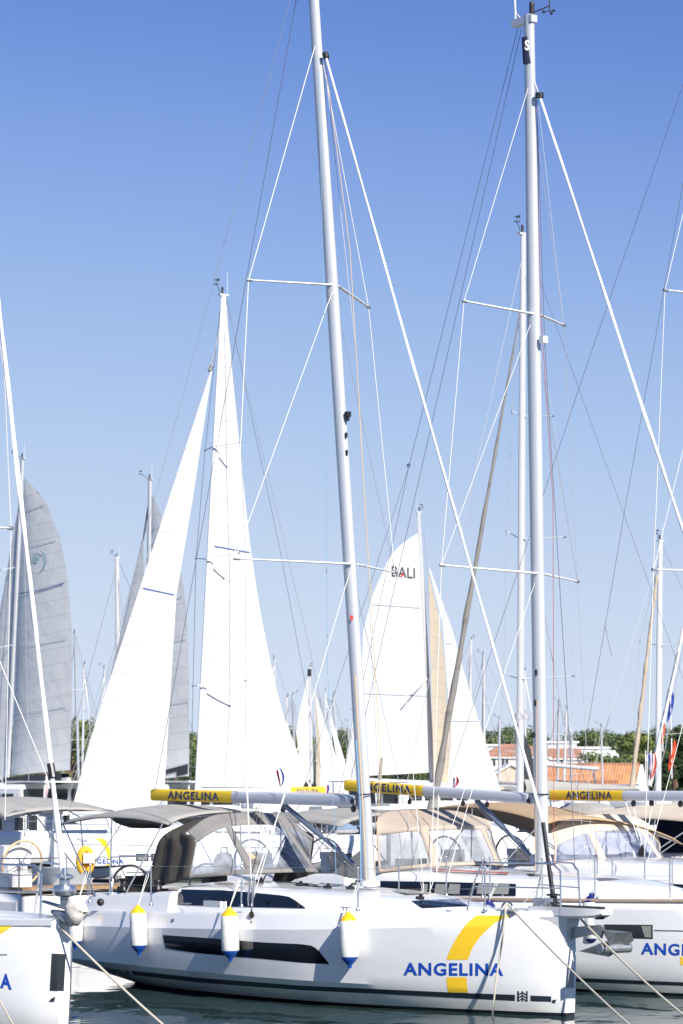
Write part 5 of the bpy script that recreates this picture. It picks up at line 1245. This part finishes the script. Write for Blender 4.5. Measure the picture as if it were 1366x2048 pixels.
sail(tI, fl(frI, [(168,1600),(202,1430),(240,1270),(283,1082)]), fl(frI, [(290,1585),(292,1300),(286,1084)]), .03, 'sail_grey', 'genoa', side=1)
mk('boom', MB().tube([frI.L(296,1578,0), frI.L(380,1566,0)], .16, 8), 'mast_far', tI)
for a, b in (((286,1082),(297,1010)),): wire(tI, [frI.L(*a,0), frI.L(*b,0)], .05, 'wire_dark', 'halyard')
frG, tG, mG, p0, p1 = cat('catamaran with bright lettered mainsail to the left and genoa to the right of its mast', (866,1600), (837,1025), 185.0, 36.87)
sG, rows = sail(tG, fl(frG, [(861,1545),(838,1066)]), fl(frG, [(720,1552),(721,1400),(727,1262),(745,1190),(780,1112),(806,1085),(836,1066)]), .04, 'sail_white', side=-1, n=32)
bvG = MB().grid(rows).bvh()
mk('lettering', text_on(frG, bvG, 'BALI', (783,1131.5), (829,1136), (829,1157), (783,1152.5), .05, .0), 'sail_band', sG, smooth=0)
surf_strip(sG, frG, bvG, [(799,1152),(805,1147)], [(801,1154),(807,1150)], 'flag_red', 'letter_accent', 3, 1, .08)
for a, b in (((744,1208),(840,1215)),((728,1386),(850,1391))): surf_strip(sG, frG, bvG, [a, b], [(a[0],a[1]+1.5),(b[0],b[1]+1.5)], 'sail_seam', 'batten_pocket', 10, 1, .05)
sG2, rows = sail(tG, fl(frG, [(1003,1585),(935,1370),(905,1260),(859,1135)]), fl(frG, [(888,1578),(897,1500),(897,1400),(886,1250),(858,1137)]), .03, 'sail_white', 'genoa', side=-1, n=28)
bv2 = MB().grid(rows).bvh()
surf_strip(sG2, frG, bv2, [(859,1142),(880,1245),(893,1400),(896,1480),(888,1575)], [(860,1142),(886,1245),(899,1400),(903,1480),(893,1575)], 'sail_tan', 'sun_strip', 20, 2, .05)
sail(tG, fl(frG, [(868,1578),(857,1140)], -.6), fl(frG, [(893,1578),(897,1480),(890,1330),(880,1245),(858,1145)], -.5), .06, 'sail_tan', 'genoa_leech_fold', side=-1, n=20)
for a, b in (((883,1286),(905,1286)),((899,1441),(956,1441))): surf_strip(sG2, frG, bv2, [a, b], [(a[0],a[1]+1.5),(b[0],b[1]+1.5)], 'sail_seam', 'draft_stripe', 6, 1, .05)
mk('boom', MB().tube([frG.L(722,1560,0), frG.L(862,1566,0)], .14, 8), 'mast_far', tG)
spreader(tG, frG.L(856,1350,0), frG.L(886,1350,1.2), .05); spreader(tG, frG.L(856,1355,0), frG.L(822,1390,-1.4), .05)
wire(tG, [frG.L(838,1030,0), frG.L(864,1560,0)], .05, 'wire_dark', 'mast_track')
for a, b in (((842,1110),(905,1600)), ((840,1110),(800,1600)),((848,1060),(888,1600))): wire(tG, [frG.L(*a,.4), frG.L(*b,2.0)], .012, 'wire', 'shroud')
mk('lashed_pole', MB().tube([frG.L(757,1600,-2), frG.L(763,1515,-2)], .10, 8), 'curtain', tG)
# grey house of a moored catamaran at the left, its dark glazing
def saloon(label, px0, px1, ytop, ybot, Y, wins, wallmat, depth=3.0, mul=3):
    o = at(px0, ybot, Y); q = at(px1, ytop, Y); t = thing('catamaran', label, 'catamaran', Matrix.Translation((o.x, Y, 0)))
    L_ = q.x-o.x; mk('cabin', MB().box((L_/2, depth/2, (q.z+o.z)/2), (L_, depth, q.z-o.z)), wallmat, t)
    mk('roof', MB().box((L_/2, depth/2, q.z+.06), (L_+.5, depth+.5, .12)), 'gelcoat', t)
    for s in (0, 1):
        hm = hull_mb(L_+5, .9, 1.2, 1.35, ns=20); hm.v = [v+Vector((L_+2.5, s*depth*1.2+.2, 0)) for v in hm.v]; mk('hull', hm, 'hull_white_far', t, smooth=22)
    for (x0, y0, x1, y1) in wins:
        a = at(x0, y1, Y-.03); b = at(x1, y0, Y-.03); cx, cz, w_, h_ = (a.x+b.x)/2-o.x, (a.z+b.z)/2, b.x-a.x, b.z-a.z
        f = mk('window', MB().box((cx, -.02, cz), (w_, .06, h_)), 'window_dark', t)
        mb = MB(); e = .04
        mb.box((cx, -.065, cz+h_/2), (w_+2*e, .04, e)); mb.box((cx, -.065, cz-h_/2), (w_+2*e, .04, e)); mb.box((cx-w_/2, -.064, cz), (e, .035, h_-e)); mb.box((cx+w_/2, -.064, cz), (e, .035, h_-e)); mk('frame', mb, 'gelcoat', f)
    lifelines(t, [(L_*k/mul, -.9, 1.3) for k in range(mul+1)], .7, r=.012, rs=.02)
    return t
saloon('grey deckhouse with tall dark panes behind the steering wheel at the left', -40, 112, 1622, 1722, 112.0, [(-30,1634,6,1662),(28,1634,48,1662),(28,1666,48,1676),(52,1630,76,1662),(27,1680,47,1692)], 'wall_white')
saloon('low grey catamaran cabin with three small dark windows under the white genoa foot', 196, 346, 1640, 1672, 128.0, [(236,1645,258,1663),(265,1645,278,1662),(292,1643,313,1662)], 'wall_white', mul=6)
# dark rubber dinghy / jet ski with cover between
def covered(label, px, py, Y, w, h, mat, cat_='tender'):
    o = at(px, py, Y); t = thing('tender', label, cat_, Matrix.Translation(o)); rows = []
    for i in range(11):
        u = i/10; ww = .5*h*(math.sin(math.pi*min(.98, u+.02))**.5)+.02; rows.append([Vector((w*(u-.5), -ww*.7, -.2*h)), Vector((w*(u-.5), -ww*.8, .2*h)), Vector((w*(u-.5)*.97, -ww*.3, .2*h+ww*.7)), Vector((w*(u-.5)*.97, ww*.3, .2*h+ww*.7)), Vector((w*(u-.5), ww*.8, .2*h)), Vector((w*(u-.5), ww*.7, -.2*h))])
    mk('cover', MB().grid(rows, closeu=True), mat, t, smooth=50); mk('tube', MB().tube([(-w*.5,-.3*h,-.25*h),(w*.35,-.3*h,-.25*h),(w*.5,0,-.2*h),(w*.35,.3*h,-.25*h),(-w*.5,.3*h,-.25*h)], .12*h, 8), 'radar_grey', t)
    return t
covered('blue grey covered tender on the far yacht deck left of the foreground mast', 676, 1655, 104.0, 1.3, .55, 'cloth_blue')
covered('small dark covered outboard motor on the far yacht deck beside the blue tender', 641, 1650, 104.0, .5, .5, 'canvas_dark', 'outboard')
# ------------------------------------------------------------------ small far yachts
GM = 'far yachts of the marina showing as masts'
FAR = [
 ('far yacht whose thick bare mast stands left of the grey genoa', (240,1605), (234,1116), 190, 200, dict(w=.26, boom='stack')),
 ('far yacht whose mast stands just right of the grey left sail', (158,1602), (150,1266), 225, 120, dict(w=.22, boom='stack', stack='navy_cloth')),
 ('far yacht with slim mast in front of the left tree', (164,1600), (168,1331), 262, 60, dict(w=.2)),
 ('far yacht whose thin masthead peeks left of the white genoa edge', (206,1600), (209,1336), 280, 150, dict(w=.18)),
 ('far yacht whose masthead shows beside the leech of the white mainsail', (550,1600), (549,1320), 280, 230, dict(w=.2)),
 ('far yacht with the leftmost mast of the pair behind the white mainsail leech', (577,1598), (573,1396), 300, 40, dict(w=.22)),
 ('far yacht with the right mast of the pair behind the white mainsail leech', (590,1598), (586,1389), 296, 300, dict(w=.26)),
 ('far yacht with black topped mast left of the foreground mast', (652,1598), (650,1384), 300, 60, dict(w=.24)),
 ('far yacht with short slim mast between two taller ones left of the foreground mast', (664,1598), (660,1407), 310, 210, dict(w=.2)),
 ('far yacht whose mast leans left close to the foreground mast', (681,1598), (667,1391), 306, 250, dict(w=.26)),
 ('far yacht with bare mast right of the bright genoa, the taller of two', (937,1600), (942,1281), 240, 30, dict(w=.26, boom='stack')),
 ('far yacht with bare mast right of the bright genoa, the shorter of two', (968,1600), (967,1309), 262, 140, dict(w=.26, boom='stack')),
 ('far yacht whose mast rises beside the dark staysail', (1051,1598), (1050,1342), 255, 60, dict(w=.2)),
 ('far yacht whose mast stands left of two before the orange roof', (1114,1596), (1118,1404), 268, 110, dict(w=.24, boom='stack', stack='navy_cloth')),
 ('far yacht whose mast stands right of two before the orange roof', (1127,1596), (1133,1419), 274, 70, dict(w=.24)),
 ('far yacht whose low mast tip ends below the tree line over the orange roof', (1141,1596), (1143,1470), 284, 100, dict(w=.22)),
 ('far yacht with a low masthead between white sail and foreground mast', (700,1598), (697,1446), 330, 200, dict(w=.2)),
 ('far yacht whose low mast stands before the pink gabled house', (1032,1596), (1034,1455), 270, 80, dict(w=.18)),
 ('far yacht whose low mast stands right of the bright genoa foot', (998,1596), (999,1438), 280, 160, dict(w=.18)),
 ('far yacht with short mast left of the leftmost grey mainsail', (6,1600), (3,1400), 280, 160, dict(w=.2)),
 ('far yacht whose low mast stands before the trees at the right of the white roofs', (1205,1598), (1203,1452), 286, 130, dict(w=.16)),
 ('far yacht with slim mast just right of the tan furled sail', (905,1598), (907,1400), 290, 20, dict(w=.18)),
 ('far yacht whose mast shows between the big genoa and black topped mast', (640,1598), (641,1400), 312, 120, dict(w=.16)),
]
for lab, b_, t_, Y, hd, kw in FAR:
    far_yacht(lab, b_, t_, Y, hd, group=GM, wr=.016, **kw)
fr8, t8, m8, p0, p1 = far_yacht('small far yacht with pale sails and a tan striped genoa left of the foreground mast', (624,1598), (619,1336), 262, 36.87, w=.26, boom=True)
mk('black_top', MB().tube([fr8.L(619,1338,0), fr8.L(619,1352,0)], .17, 8), 'black_plastic', m8)
sail(t8, fl(fr8, [(621,1560),(617,1355)]), fl(fr8, [(601,1560),(597,1500),(592,1465),(600,1420),(615,1357)]), .03, 'sail_white', side=-1)
s8, rows = sail(t8, fl(fr8, [(698,1590),(629,1382)]), fl(fr8, [(632,1588),(633,1480),(628,1384)]), .03, 'sail_grey', 'genoa', side=-1)
surf_strip(s8, fr8, MB().grid(rows).bvh(), [(629,1390),(634,1480),(633,1586)], [(630,1390),(640,1480),(640,1586)], 'sail_tan', 'sun_strip', 14, 2, .08)
fr9, t9, m9, p0, p1 = far_yacht('small far yacht with a lone pale mainsail just left of the foreground mast', (712,1598), (708,1425), 330, 210, w=.2)
sail(t9, fl(fr9, [(712,1570),(708,1440)]), fl(fr9, [(690,1560),(693,1510),(707,1441)]), .03, 'sail_white', side=1)
fr10, t10, m10, p0, p1 = far_yacht('far yacht with a narrow grey headsail running down to the yellow boom end', (664,1598), (656,1412), 290, 20, w=.16)
sail(t10, fl(fr10, [(706,1575),(657,1415)]), fl(fr10, [(683,1575),(657,1417)]), .03, 'sail_grey', 'genoa', side=-1)
frR, tR, mR, p0, p1 = far_yacht('yacht at the right with slate blue mast and tan furled genoa before the orange roof', (1316,1640), (1321,1083), 140.0, 216.87, L=14, w=.24, fwd=5.2, boom=False, sp_len=1.5,
    spr=(((1316,1470),(1267,1462),(1370,1466)), ((1318,1291),(1280,1283),(1372,1287))), mat='boom_grey', head_s=1.1)
furled(tR, frR.L(1262,1585,0), frR.L(1314,1150,0), .11, .07, 'sail_tan', twist=30)
frS, tS, mS, p0, p1 = far_yacht('yacht beyond the right edge of which a slanting furled genoa shows', (1440,1640), (1452,1000), 130.0, 216.87, L=14, w=.24, fwd=5.0, boom=False, sp_len=1.4)
furled(tS, frS.L(1298,1572,0), frS.L(1372,1235,0), .10, .07, 'sail_grey', twist=30)
wire(tS, [frS.L(1366,1290,.4), frS.L(1330,1500,1.0), frS.L(1290,1640,1.5)], .016, 'wire', 'sheet')
# low davit frame before the roof
dv = at(1090, 1535, 150.0); tdv = thing('davit_frame', 'grey horizontal spar on slanting struts in front of the orange roof', 'davit', Matrix.Translation((dv.x, 150, 0)))
def rel(px, py, Y=150.0): p = at(px, py, Y); return Vector((p.x-dv.x, 0, p.z))
mk('spar', MB().tube([rel(1086,1529), rel(1197,1538)], .10, 8), 'boom_grey', tdv); 
for a, b in (((1090,1531),(1106,1640)), ((1186,1538),(1205,1640)), ((1186,1540),(1166,1532))): mk('strut', MB().tube([rel(*a), rel(*b)], .05, 6), 'steel', tdv)
# ------------------------------------------------------------------ flags
def flag(label, px, py, wpx, hpx, Y, cols, tilt=0.0, cat_='flag'):
    o = at(px, py, Y); s = F_/Y; t = thing('flag', label, cat_, Matrix.Translation(o), 'flags on the rigging')
    n = 14; m = 9; w_, h_ = wpx/s, hpx/s
    mk('flag_pole', MB().tube([(0,0,-h_*1.3),(0,0,.15)], .012*Y/60, 6), 'white_paint', t)
    for c in range(len(cols)):
        rows = []
        for i in range(n+1):
            v = i/n; row = []
            for j in range(4):
                u = (c + j/3)/len(cols); x = tilt*h_*v + w_*(u-.0)*(.35+.65*math.sin(math.pi*min(1, v*.8+.2)))
                row.append(Vector((x, w_*.25*math.sin(u*9+v*3), -h_*v-(.06*h_*math.sin(u*6)))))
            rows.append(row)
        mk('cloth', MB().grid(rows), cols[c], t, smooth=80)
flag('small red white and blue flag hanging before the white mainsail foot', 551, 1538, 14, 34, 70.0, ['flag_red','flag_white','flag_blue'], .25)
flag('small red pennant hanging right of the far yellow boom end', 652, 1570, 7, 18, 90.0, ['flag_red','flag_blue'])
flag('small white and red flag above the second boom in front of the bright genoa', 905, 1554, 13, 22, 66.0, ['flag_blue','flag_white','flag_red'])
flag('drooping white and blue flag at the right beside the slate mast', 1291, 1508, 16, 36, 125.0, ['flag_white','flag_blue','flag_white'], .2)
flag('red and white drooping ensign beside the slate mast', 1302, 1508, 12, 50, 124.0, ['flag_red','flag_white','flag_red'], -.05)
flag('long orange red flag before the dark pines at the right', 1343, 1484, 12, 56, 122.0, ['flag_orange','flag_orange'], -.15)
flag('narrow blue pennant high against the sky at the right', 1341, 1388, 9, 55, 121.0, ['flag_blue','flag_blue'], -.15)
flag('narrow orange pennant below the blue one at the right', 1325, 1448, 6, 42, 121.0, ['flag_orange','flag_orange'], -.1)
flag('small pink flag behind the left forestay', 92, 1562, 6, 30, 90.0, ['flag_red','flag_white'])
# person at the far right edge
pp = at(1361, 1651, 118.0); tp = thing('person', 'person in a blue top with dark hair and sunglasses at the right edge', 'person', Matrix.Translation((pp.x, 118.0, 0)))
hz = pp.z
def skin_body(t):
    V = [(0,0,hz-.85),(0,0,hz-.55),(0,0,hz-.30),(0,0,hz-.19),(0,-.01,hz-.10),(0,0,hz+.02),(-.19,0,hz-.32),(-.24,-.08,hz-.58),(-.14,-.28,hz-.68),(.19,0,hz-.32),(.24,-.08,hz-.58),(.14,-.28,hz-.68),(-.1,-.05,hz-.92),(-.12,-.45,hz-.92),(-.12,-.48,hz-1.32),(.1,-.05,hz-.92),(.12,-.45,hz-.92),(.12,-.48,hz-1.32)]
    Ed = [(0,1),(1,2),(2,3),(3,4),(4,5),(2,6),(6,7),(7,8),(2,9),(9,10),(10,11),(0,12),(12,13),(13,14),(0,15),(15,16),(16,17)]
    Rr = [.15,.14,.12,.055,.085,.095,.055,.045,.032,.055,.045,.032,.085,.07,.045,.085,.07,.045]
    me = bpy.data.meshes.new('body'); me.from_pydata(V, Ed, []); o = bpy.data.objects.new('body', me); COL.objects.link(o); o.parent = t
    o.modifiers.new('s', 'SKIN'); 
    for i, r in enumerate(Rr): me.skin_vertices[0].data[i].radius = (r, r*.85)
    me.skin_vertices[0].data[0].use_root = True
    o.modifiers.new('b', 'SUBSURF').levels = 2; o.modifiers['b'].render_levels = 2; me.materials.append(MATS['skin']); return o
sb = skin_body(tp)
mk('hair', MB().lathe((0,.015,hz-.02), [(.001,.145),(.06,.135),(.10,.09),(.112,.03),(.10,-.03)], 14), 'hair_dark', tp)
mk('sunglasses', MB().box((0,-.092,hz-.02), (.15,.02,.035)), 'black_plastic', tp)
mk('shirt', MB().lathe((0,0,hz-.85), [(.165,-.05),(.17,.15),(.175,.32),(.21,.5),(.13,.58),(.075,.60)], 16), 'cloth_blue', tp)
mk('nose', MB().box((0,-.098,hz-.055), (.025,.03,.04)), 'skin', tp)

# ================================================================== water, quay, land
mb = MB(); mb.grid([[Vector((x, y, 0)) for x in (-900,-60,-15,15,60,900)] for y in (-30, 10, 60, 150, 445)]); kind(mk('water', mb, 'water', None, smooth=0), 'structure')
# land: a point on the right reaching forward, the far shore behind
def land(name, poly, z, mat):
    mb = MB(); n = len(poly); vs_ = [Vector((x, y, z)) for x, y in poly]+[Vector((x, y, -1)) for x, y in poly]
    tri = tessellate_polygon([vs_[:n]]); mb.add(vs_, [tuple(t) for t in tri]+[(i, (i+1) % n, n+(i+1) % n, n+i) for i in range(n)])
    return kind(mk(name, mb, mat, None, smooth=0), 'structure')
land('quay', [(13.5,296),(200,296),(900,380),(3500,900),(3500,3500),(-3500,3500),(-3500,440),(-300,440),(-30,440),(13.5,440)], .9, 'concrete')
mb = MB(); rows = []
for j in range(14):
    y = 640+j*90; rows.append([Vector((-2600+100*i, y+8*math.sin(i*1.3), .5+ (3.0+5.0*(j/13))*min(1, j*.5)+1.2*math.sin(i*.9+j)+.8*math.sin(i*2.3))) for i in range(53)])
kind(mk('hill', MB().grid(rows), 'leaf_dark', None, smooth=80), 'structure')
# ------------------------------------------------------------------ buildings
def gable(name, label, x0, x1, yr, ye, yg, Y, depth, roofm, wallm, ridge_in=0.0, over=.3, wins=(), endwall=None, cat_='house'):
    """long side facing the camera; x0,x1 eaves in px, yr ridge, ye eave, yg ground"""
    a = at(x0, ye, Y); b = at(x1, ye, Y); zr = at(x0, yr, Y+depth/2).z; ze = a.z; zg = .9; L_ = b.x-a.x
    t = thing(name, label, cat_, Matrix.Translation((a.x, Y, zg)))
    h = ze-zg; r = zr-zg
    mb = MB(); mb.add([(0,0,0),(L_,0,0),(L_,depth,0),(0,depth,0),(0,0,h),(L_,0,h),(L_,depth,h),(0,depth,h),(0,depth/2,r-.02 if not ridge_in else h),(L_,depth/2,r-.02 if not ridge_in else h)], [(0,1,5,4),(2,3,7,6),(1,2,6,9,5),(3,0,4,8,7)])
    mk('wall', mb, wallm, t, smooth=0)
    s = .12
    for sg in (0, 1):
        yy0 = -over if sg == 0 else depth+over; dz_ = (r-h)/(depth/2)*over
        P = [(-over,yy0,h-dz_),(L_+over,yy0,h-dz_),(L_+over-ridge_in,depth/2,r),(-over+ridge_in,depth/2,r)]
        mb = MB(); mb.add(P+[(p[0],p[1],p[2]+s) for p in P], [(0,1,2,3),(4,5,6,7),(0,1,5,4),(1,2,6,5),(3,0,4,7)]); mk('roof', mb, roofm, t, smooth=0)
    if ridge_in:
        for xx, xr in ((-over,-over+ridge_in),(L_+over,L_+over-ridge_in)):
            mb = MB(); mb.add([(xx,-over,h),(xx,depth+over,h),(xr,depth/2,r+s)], [(0,1,2)]); mk('roof', mb, roofm, t, smooth=0)
    mk('ridge', MB().tube([(-over+ridge_in,depth/2,r+s),(L_+over-ridge_in,depth/2,r+s)], .14, 6), 'roof_tiles_old', t)
    mb = MB().box((L_/2,-over-.03,h-.16), (L_+2*over,.06,.14)); mk('gutter', mb, 'wall_white', t)
    for (wx, wy, ww, wh) in wins:
        p = at(wx, wy, Y); x_, z_ = p.x-a.x, p.z-zg; f = mk('window', MB().box((x_,-.02,z_), (ww,.06,wh)), 'wall_white', t); mk('pane', MB().box((x_-ww*.23,-.06,z_), (ww*.36,.04,wh*.8)).box((x_+ww*.23,-.06,z_), (ww*.36,.04,wh*.8)), 'window_dark', f)
    return t, L_
tb, L_ = gable('boathouse', 'long low building with a bright orange tiled roof behind the third yellow boom', 1074, 1262, 1531, 1592, 1600, 300.0, 9.0, 'roof_tiles', 'wall_cream', wins=((1120,1596,1.2,.5),))
tb.matrix_world = tb.matrix_world @ Matrix.Rotation(R(-14), 4, 'Z')
p = at(1262,1592,300).x-at(1074,1592,300).x; z = at(1110,1563,299).z-.9
mk('roof_ledge', MB().box((p*.42,1.9,z), (p*.84,.5,.28)), 'roof_tiles_old', tb)
mk('end_gable', MB().prism([(L_+.35,-.3,0),(L_+.35,9.3,0),(L_+.35,9.3,.7),(L_+.35,4.5,3.75),(L_+.35,-.3,.7)], (.25,0,0)), 'wall_white', tb, smooth=0)
gable('house', 'cream house with a hipped terracotta roof behind the second mast', 968, 1098, 1492, 1513, 1545, 400.0, 10.0, 'roof_tiles_old', 'wall_cream', ridge_in=2.6, wins=((1010,1525,1.1,1.2),(1060,1525,1.1,1.2),(985,1525,1.0,1.2)))
gable('house', 'low terracotta roof between the two slim masts beside the hipped house', 1088, 1162, 1500, 1516, 1545, 420.0, 8.0, 'roof_tiles_old', 'wall_white', wins=((1120,1522,1.0,1.0),))
# pink gabled shed: gable end to the camera
a = at(994,1590,330); b = at(1052,1590,330); w_ = b.x-a.x; t = thing('boathouse', 'pink walled shed with a white edged gable left of the second mast', 'shed', Matrix.Translation((a.x,330,.9)))
hh = at(1000,1549,330).z-.9; hr_ = at(1020,1531,330).z-.9
mk('wall', MB().prism([(0,0,0),(w_,0,0),(w_,0,hh),(w_/2,0,hr_),(0,0,hh)], (0,12,0)), 'wall_pink', t, smooth=0)
for P in ([(-.4,-.3,hh-.15),(w_/2,-.3,hr_+.05),(w_/2,12.3,hr_+.05),(-.4,12.3,hh-.15)], [(w_+.4,-.3,hh-.15),(w_/2,-.3,hr_+.05),(w_/2,12.3,hr_+.05),(w_+.4,12.3,hh-.15)]):
    mk('roof', MB().prism(P, (0,0,.22)), 'wall_white', t, smooth=0)
mk('door', MB().box((w_*.45,-.03,.8), (1.2,.06,1.6)), 'curtain', t)
def flat(name, label, x0, x1, y0, y1, Y, depth=14, mat='wall_white', cols=6):
    a = at(x0,y0,Y); b = at(x1,y1,Y); L_ = b.x-a.x; h = a.z-.9; t = thing(name, label, 'building', Matrix.Translation((a.x,Y,.9)))
    mk('wall', MB().box((L_/2,depth/2,h/2), (L_,depth,h)), mat, t, smooth=0); mk('roof', MB().box((L_/2,depth/2,h+.15), (L_+.8,depth+.8,.3)), 'gelcoat', t, smooth=0)
    for k in range(cols): mk('window', MB().box((L_*(k+.5)/cols,-.03,h-1.6), (L_/cols*.5,.06,.8)), 'window_dark', t)
flat('warehouse', 'long white flat roofed hall among the trees right of the second mast', 1150, 1238, 1497, 1512, 520.0)
flat('warehouse', 'white stepped building block rising above the hipped house', 1096, 1153, 1486, 1500, 530.0, cols=5)
flat('warehouse', 'low white roof left of the hipped house', 955, 1000, 1492, 1498, 520.0, cols=3)
gable('kiosk', 'low tiled quay kiosk showing under the second yellow boom', 774, 860, 1590, 1600, 1610, 318.0-26, 5.0, 'roof_tiles', 'wall_cream')
gable('house', 'small terracotta house showing left of the foreground mast', 660, 700, 1520, 1540, 1560, 455.0, 8.0, 'roof_tiles', 'wall_cream')
gable('house', 'terracotta house glimpsed between the grey sail and white genoa', 118, 196, 1545, 1568, 1590, 452.0, 8.0, 'roof_tiles', 'wall_cream')
# ------------------------------------------------------------------ trees
def tree_mesh(seed, h, r, kindt, n, leaf):
    rnd = random.Random(seed); tr = MB(); cr = MB()
    th = h*(.42 if kindt == 'pine' else .25)
    lean = Vector((rnd.uniform(-.1,.1), rnd.uniform(-.1,.1), 1))
    top = lean*(h*.8); tr.tube([Vector((0,0,-.8)), lean*(h*.3), top], [h*.035, h*.026, h*.008], 7)
    clumps = []
    nc = 26 if kindt != 'conifer' else 34
    for k in range(nc):
        a = rnd.uniform(0, 6.28)
        if kindt == 'pine': z = h*rnd.uniform(.55, .97); rr = r*math.sqrt(rnd.random())*(1-.55*max(0, (z/h-.72)/.28)); cs = r*rnd.uniform(.24,.42)
        elif kindt == 'conifer': z = h*(rnd.uniform(.12, .98)); rr = r*(1.02-z/h)*rnd.uniform(.3,1.0); cs = r*rnd.uniform(.14,.26)*(1.25-z/h)
        else: z = h*rnd.uniform(.22, .95); rr = r*math.sqrt(max(0, 1-((z/h-.55)/.45)**2))*rnd.uniform(.3,1.0); cs = r*rnd.uniform(.22,.36)
        c = Vector((math.cos(a)*rr, math.sin(a)*rr, z)); clumps.append((c, cs))
        if k < 10: tr.tube([lean*(z*.55 if kindt != 'conifer' else z*.95), c*.98], [h*.012, h*.004], 5, caps=False)
    for k in range(n):
        c, cs = rnd.choice(clumps); d = Vector((rnd.gauss(0,1), rnd.gauss(0,1), rnd.gauss(0,.75))); d = d.normalized()*cs*rnd.uniform(.55,1.08)
        p = c+d; nrm = (d.normalized()+Vector((rnd.uniform(-.7,.7), rnd.uniform(-.7,.7), rnd.uniform(-.3,.9)))).normalized(); u = nrm.orthogonal().normalized(); v = nrm.cross(u); s = leaf*rnd.uniform(.6,1.3)
        a = rnd.uniform(0,3.14); u, v = u*math.cos(a)+v*math.sin(a), v*math.cos(a)-u*math.sin(a)
        cr.add([p-u*s, p+v*s*.6, p+u*s, p-v*s*.6], [(0,1,2,3)])
    return tr, cr
def mkmesh(mb, mat, name):
    me = bpy.data.meshes.new(name); me.from_pydata([tuple(v) for v in mb.v], [], mb.f); me.materials.append(MATS[mat]); return me
PROTO = {}
for kd, mt in (('pine','leaf_mid'),('round','leaf_olive'),('conifer','leaf_dark'),('roundmid','leaf_mid')):
    for sd_ in range(3):
        tr, cr = tree_mesh(hash((len(kd), sd_)) & 999 if False else sd_*17+len(kd)*5, 10, 4.2 if kd != 'conifer' else 3.4, kd.replace('roundmid','round'), 2600 if kd != 'conifer' else 3600, .26)
        PROTO[kd, sd_] = (mkmesh(tr, 'bark', 'trunk'), mkmesh(cr, mt, 'crown'))
def tree(label, x, y, h, kd, sd_, group=None, name=None, z=.7, wide=1.0):
    t = thing(name or ('pine_tree' if kd in ('pine','conifer') else 'broadleaf_tree'), label, 'tree', Matrix.Translation((x, y, z)) @ Matrix.Rotation(random.uniform(0,6.28), 4, 'Z') @ Matrix.Diagonal((h/10*wide, h/10*wide, h/10, 1)), group)
    for nm, me in zip(('trunk','crown'), PROTO[kd, sd_]):
        o = bpy.data.objects.new(nm, me); COL.objects.link(o); o.parent = t
def tree_px(label, px, ytop, Y, kd, sd_, group=None, wide=1.0, z=.7):
    p = at(px, ytop, Y); tree(label, p.x, Y, p.z-z, kd, sd_, group, z=z, wide=wide)
tree_px('large dark conifer at the right edge behind the flags', 1352, 1452, 360, 'conifer', 0, wide=1.5)
tree_px('dark bushy tree at the far right edge', 1392, 1462, 380, 'roundmid', 1, wide=1.3)
tree_px('bright green tree right of the long white hall', 1262, 1466, 430, 'round', 0, wide=1.25)
tree_px('green tree between the bright tree and the dark conifer', 1304, 1482, 440, 'round', 1, wide=1.1)
tree_px('olive coloured bush in front of the long white hall', 1190, 1502, 400, 'round', 2, wide=1.5)
tree_px('dark round bush just right of the orange roof ridge', 1232, 1512, 390, 'roundmid', 0, wide=1.2)
tree_px('dark bush below the flags at the right', 1296, 1530, 350, 'roundmid', 2, wide=1.4)
tree_px('dark bush between the conifer foot and orange roof', 1328, 1520, 345, 'conifer', 1, wide=1.8)
tree_px('olive tree left of the white genoa behind a slim mast', 150, 1438, 400, 'round', 2, wide=1.0)
tree_px('olive tree behind the forward edge of the white genoa', 186, 1446, 420, 'round', 0, wide=1.0)
tree_px('dark tree at the left edge behind the grey sails', 4, 1440, 420, 'round', 1, wide=1.0)
tree_px('dark green tree left of the foreground mast', 690, 1462, 440, 'roundmid', 1, wide=.8)
tree_px('green tree right of the white mainsail leech', 594, 1450, 440, 'round', 2, wide=.6)
tree_px('rounded pine left of the foreground mast', 680, 1480, 470, 'roundmid', 0, wide=.8)
rnd = random.Random(5)
GT = 'distant pines along the tree line'
for k in range(84):
    px = -60+k*18+rnd.uniform(-7,7); Y = rnd.uniform(580, 700)
    yt = 1472+8*math.sin(k*.7)+rnd.uniform(-6,12)
    tree_px('distant pine in the tree line beyond the marina', px, yt, Y, rnd.choice(['pine','pine','roundmid','pine']), rnd.randrange(3), GT, wide=rnd.uniform(1.0,1.4))
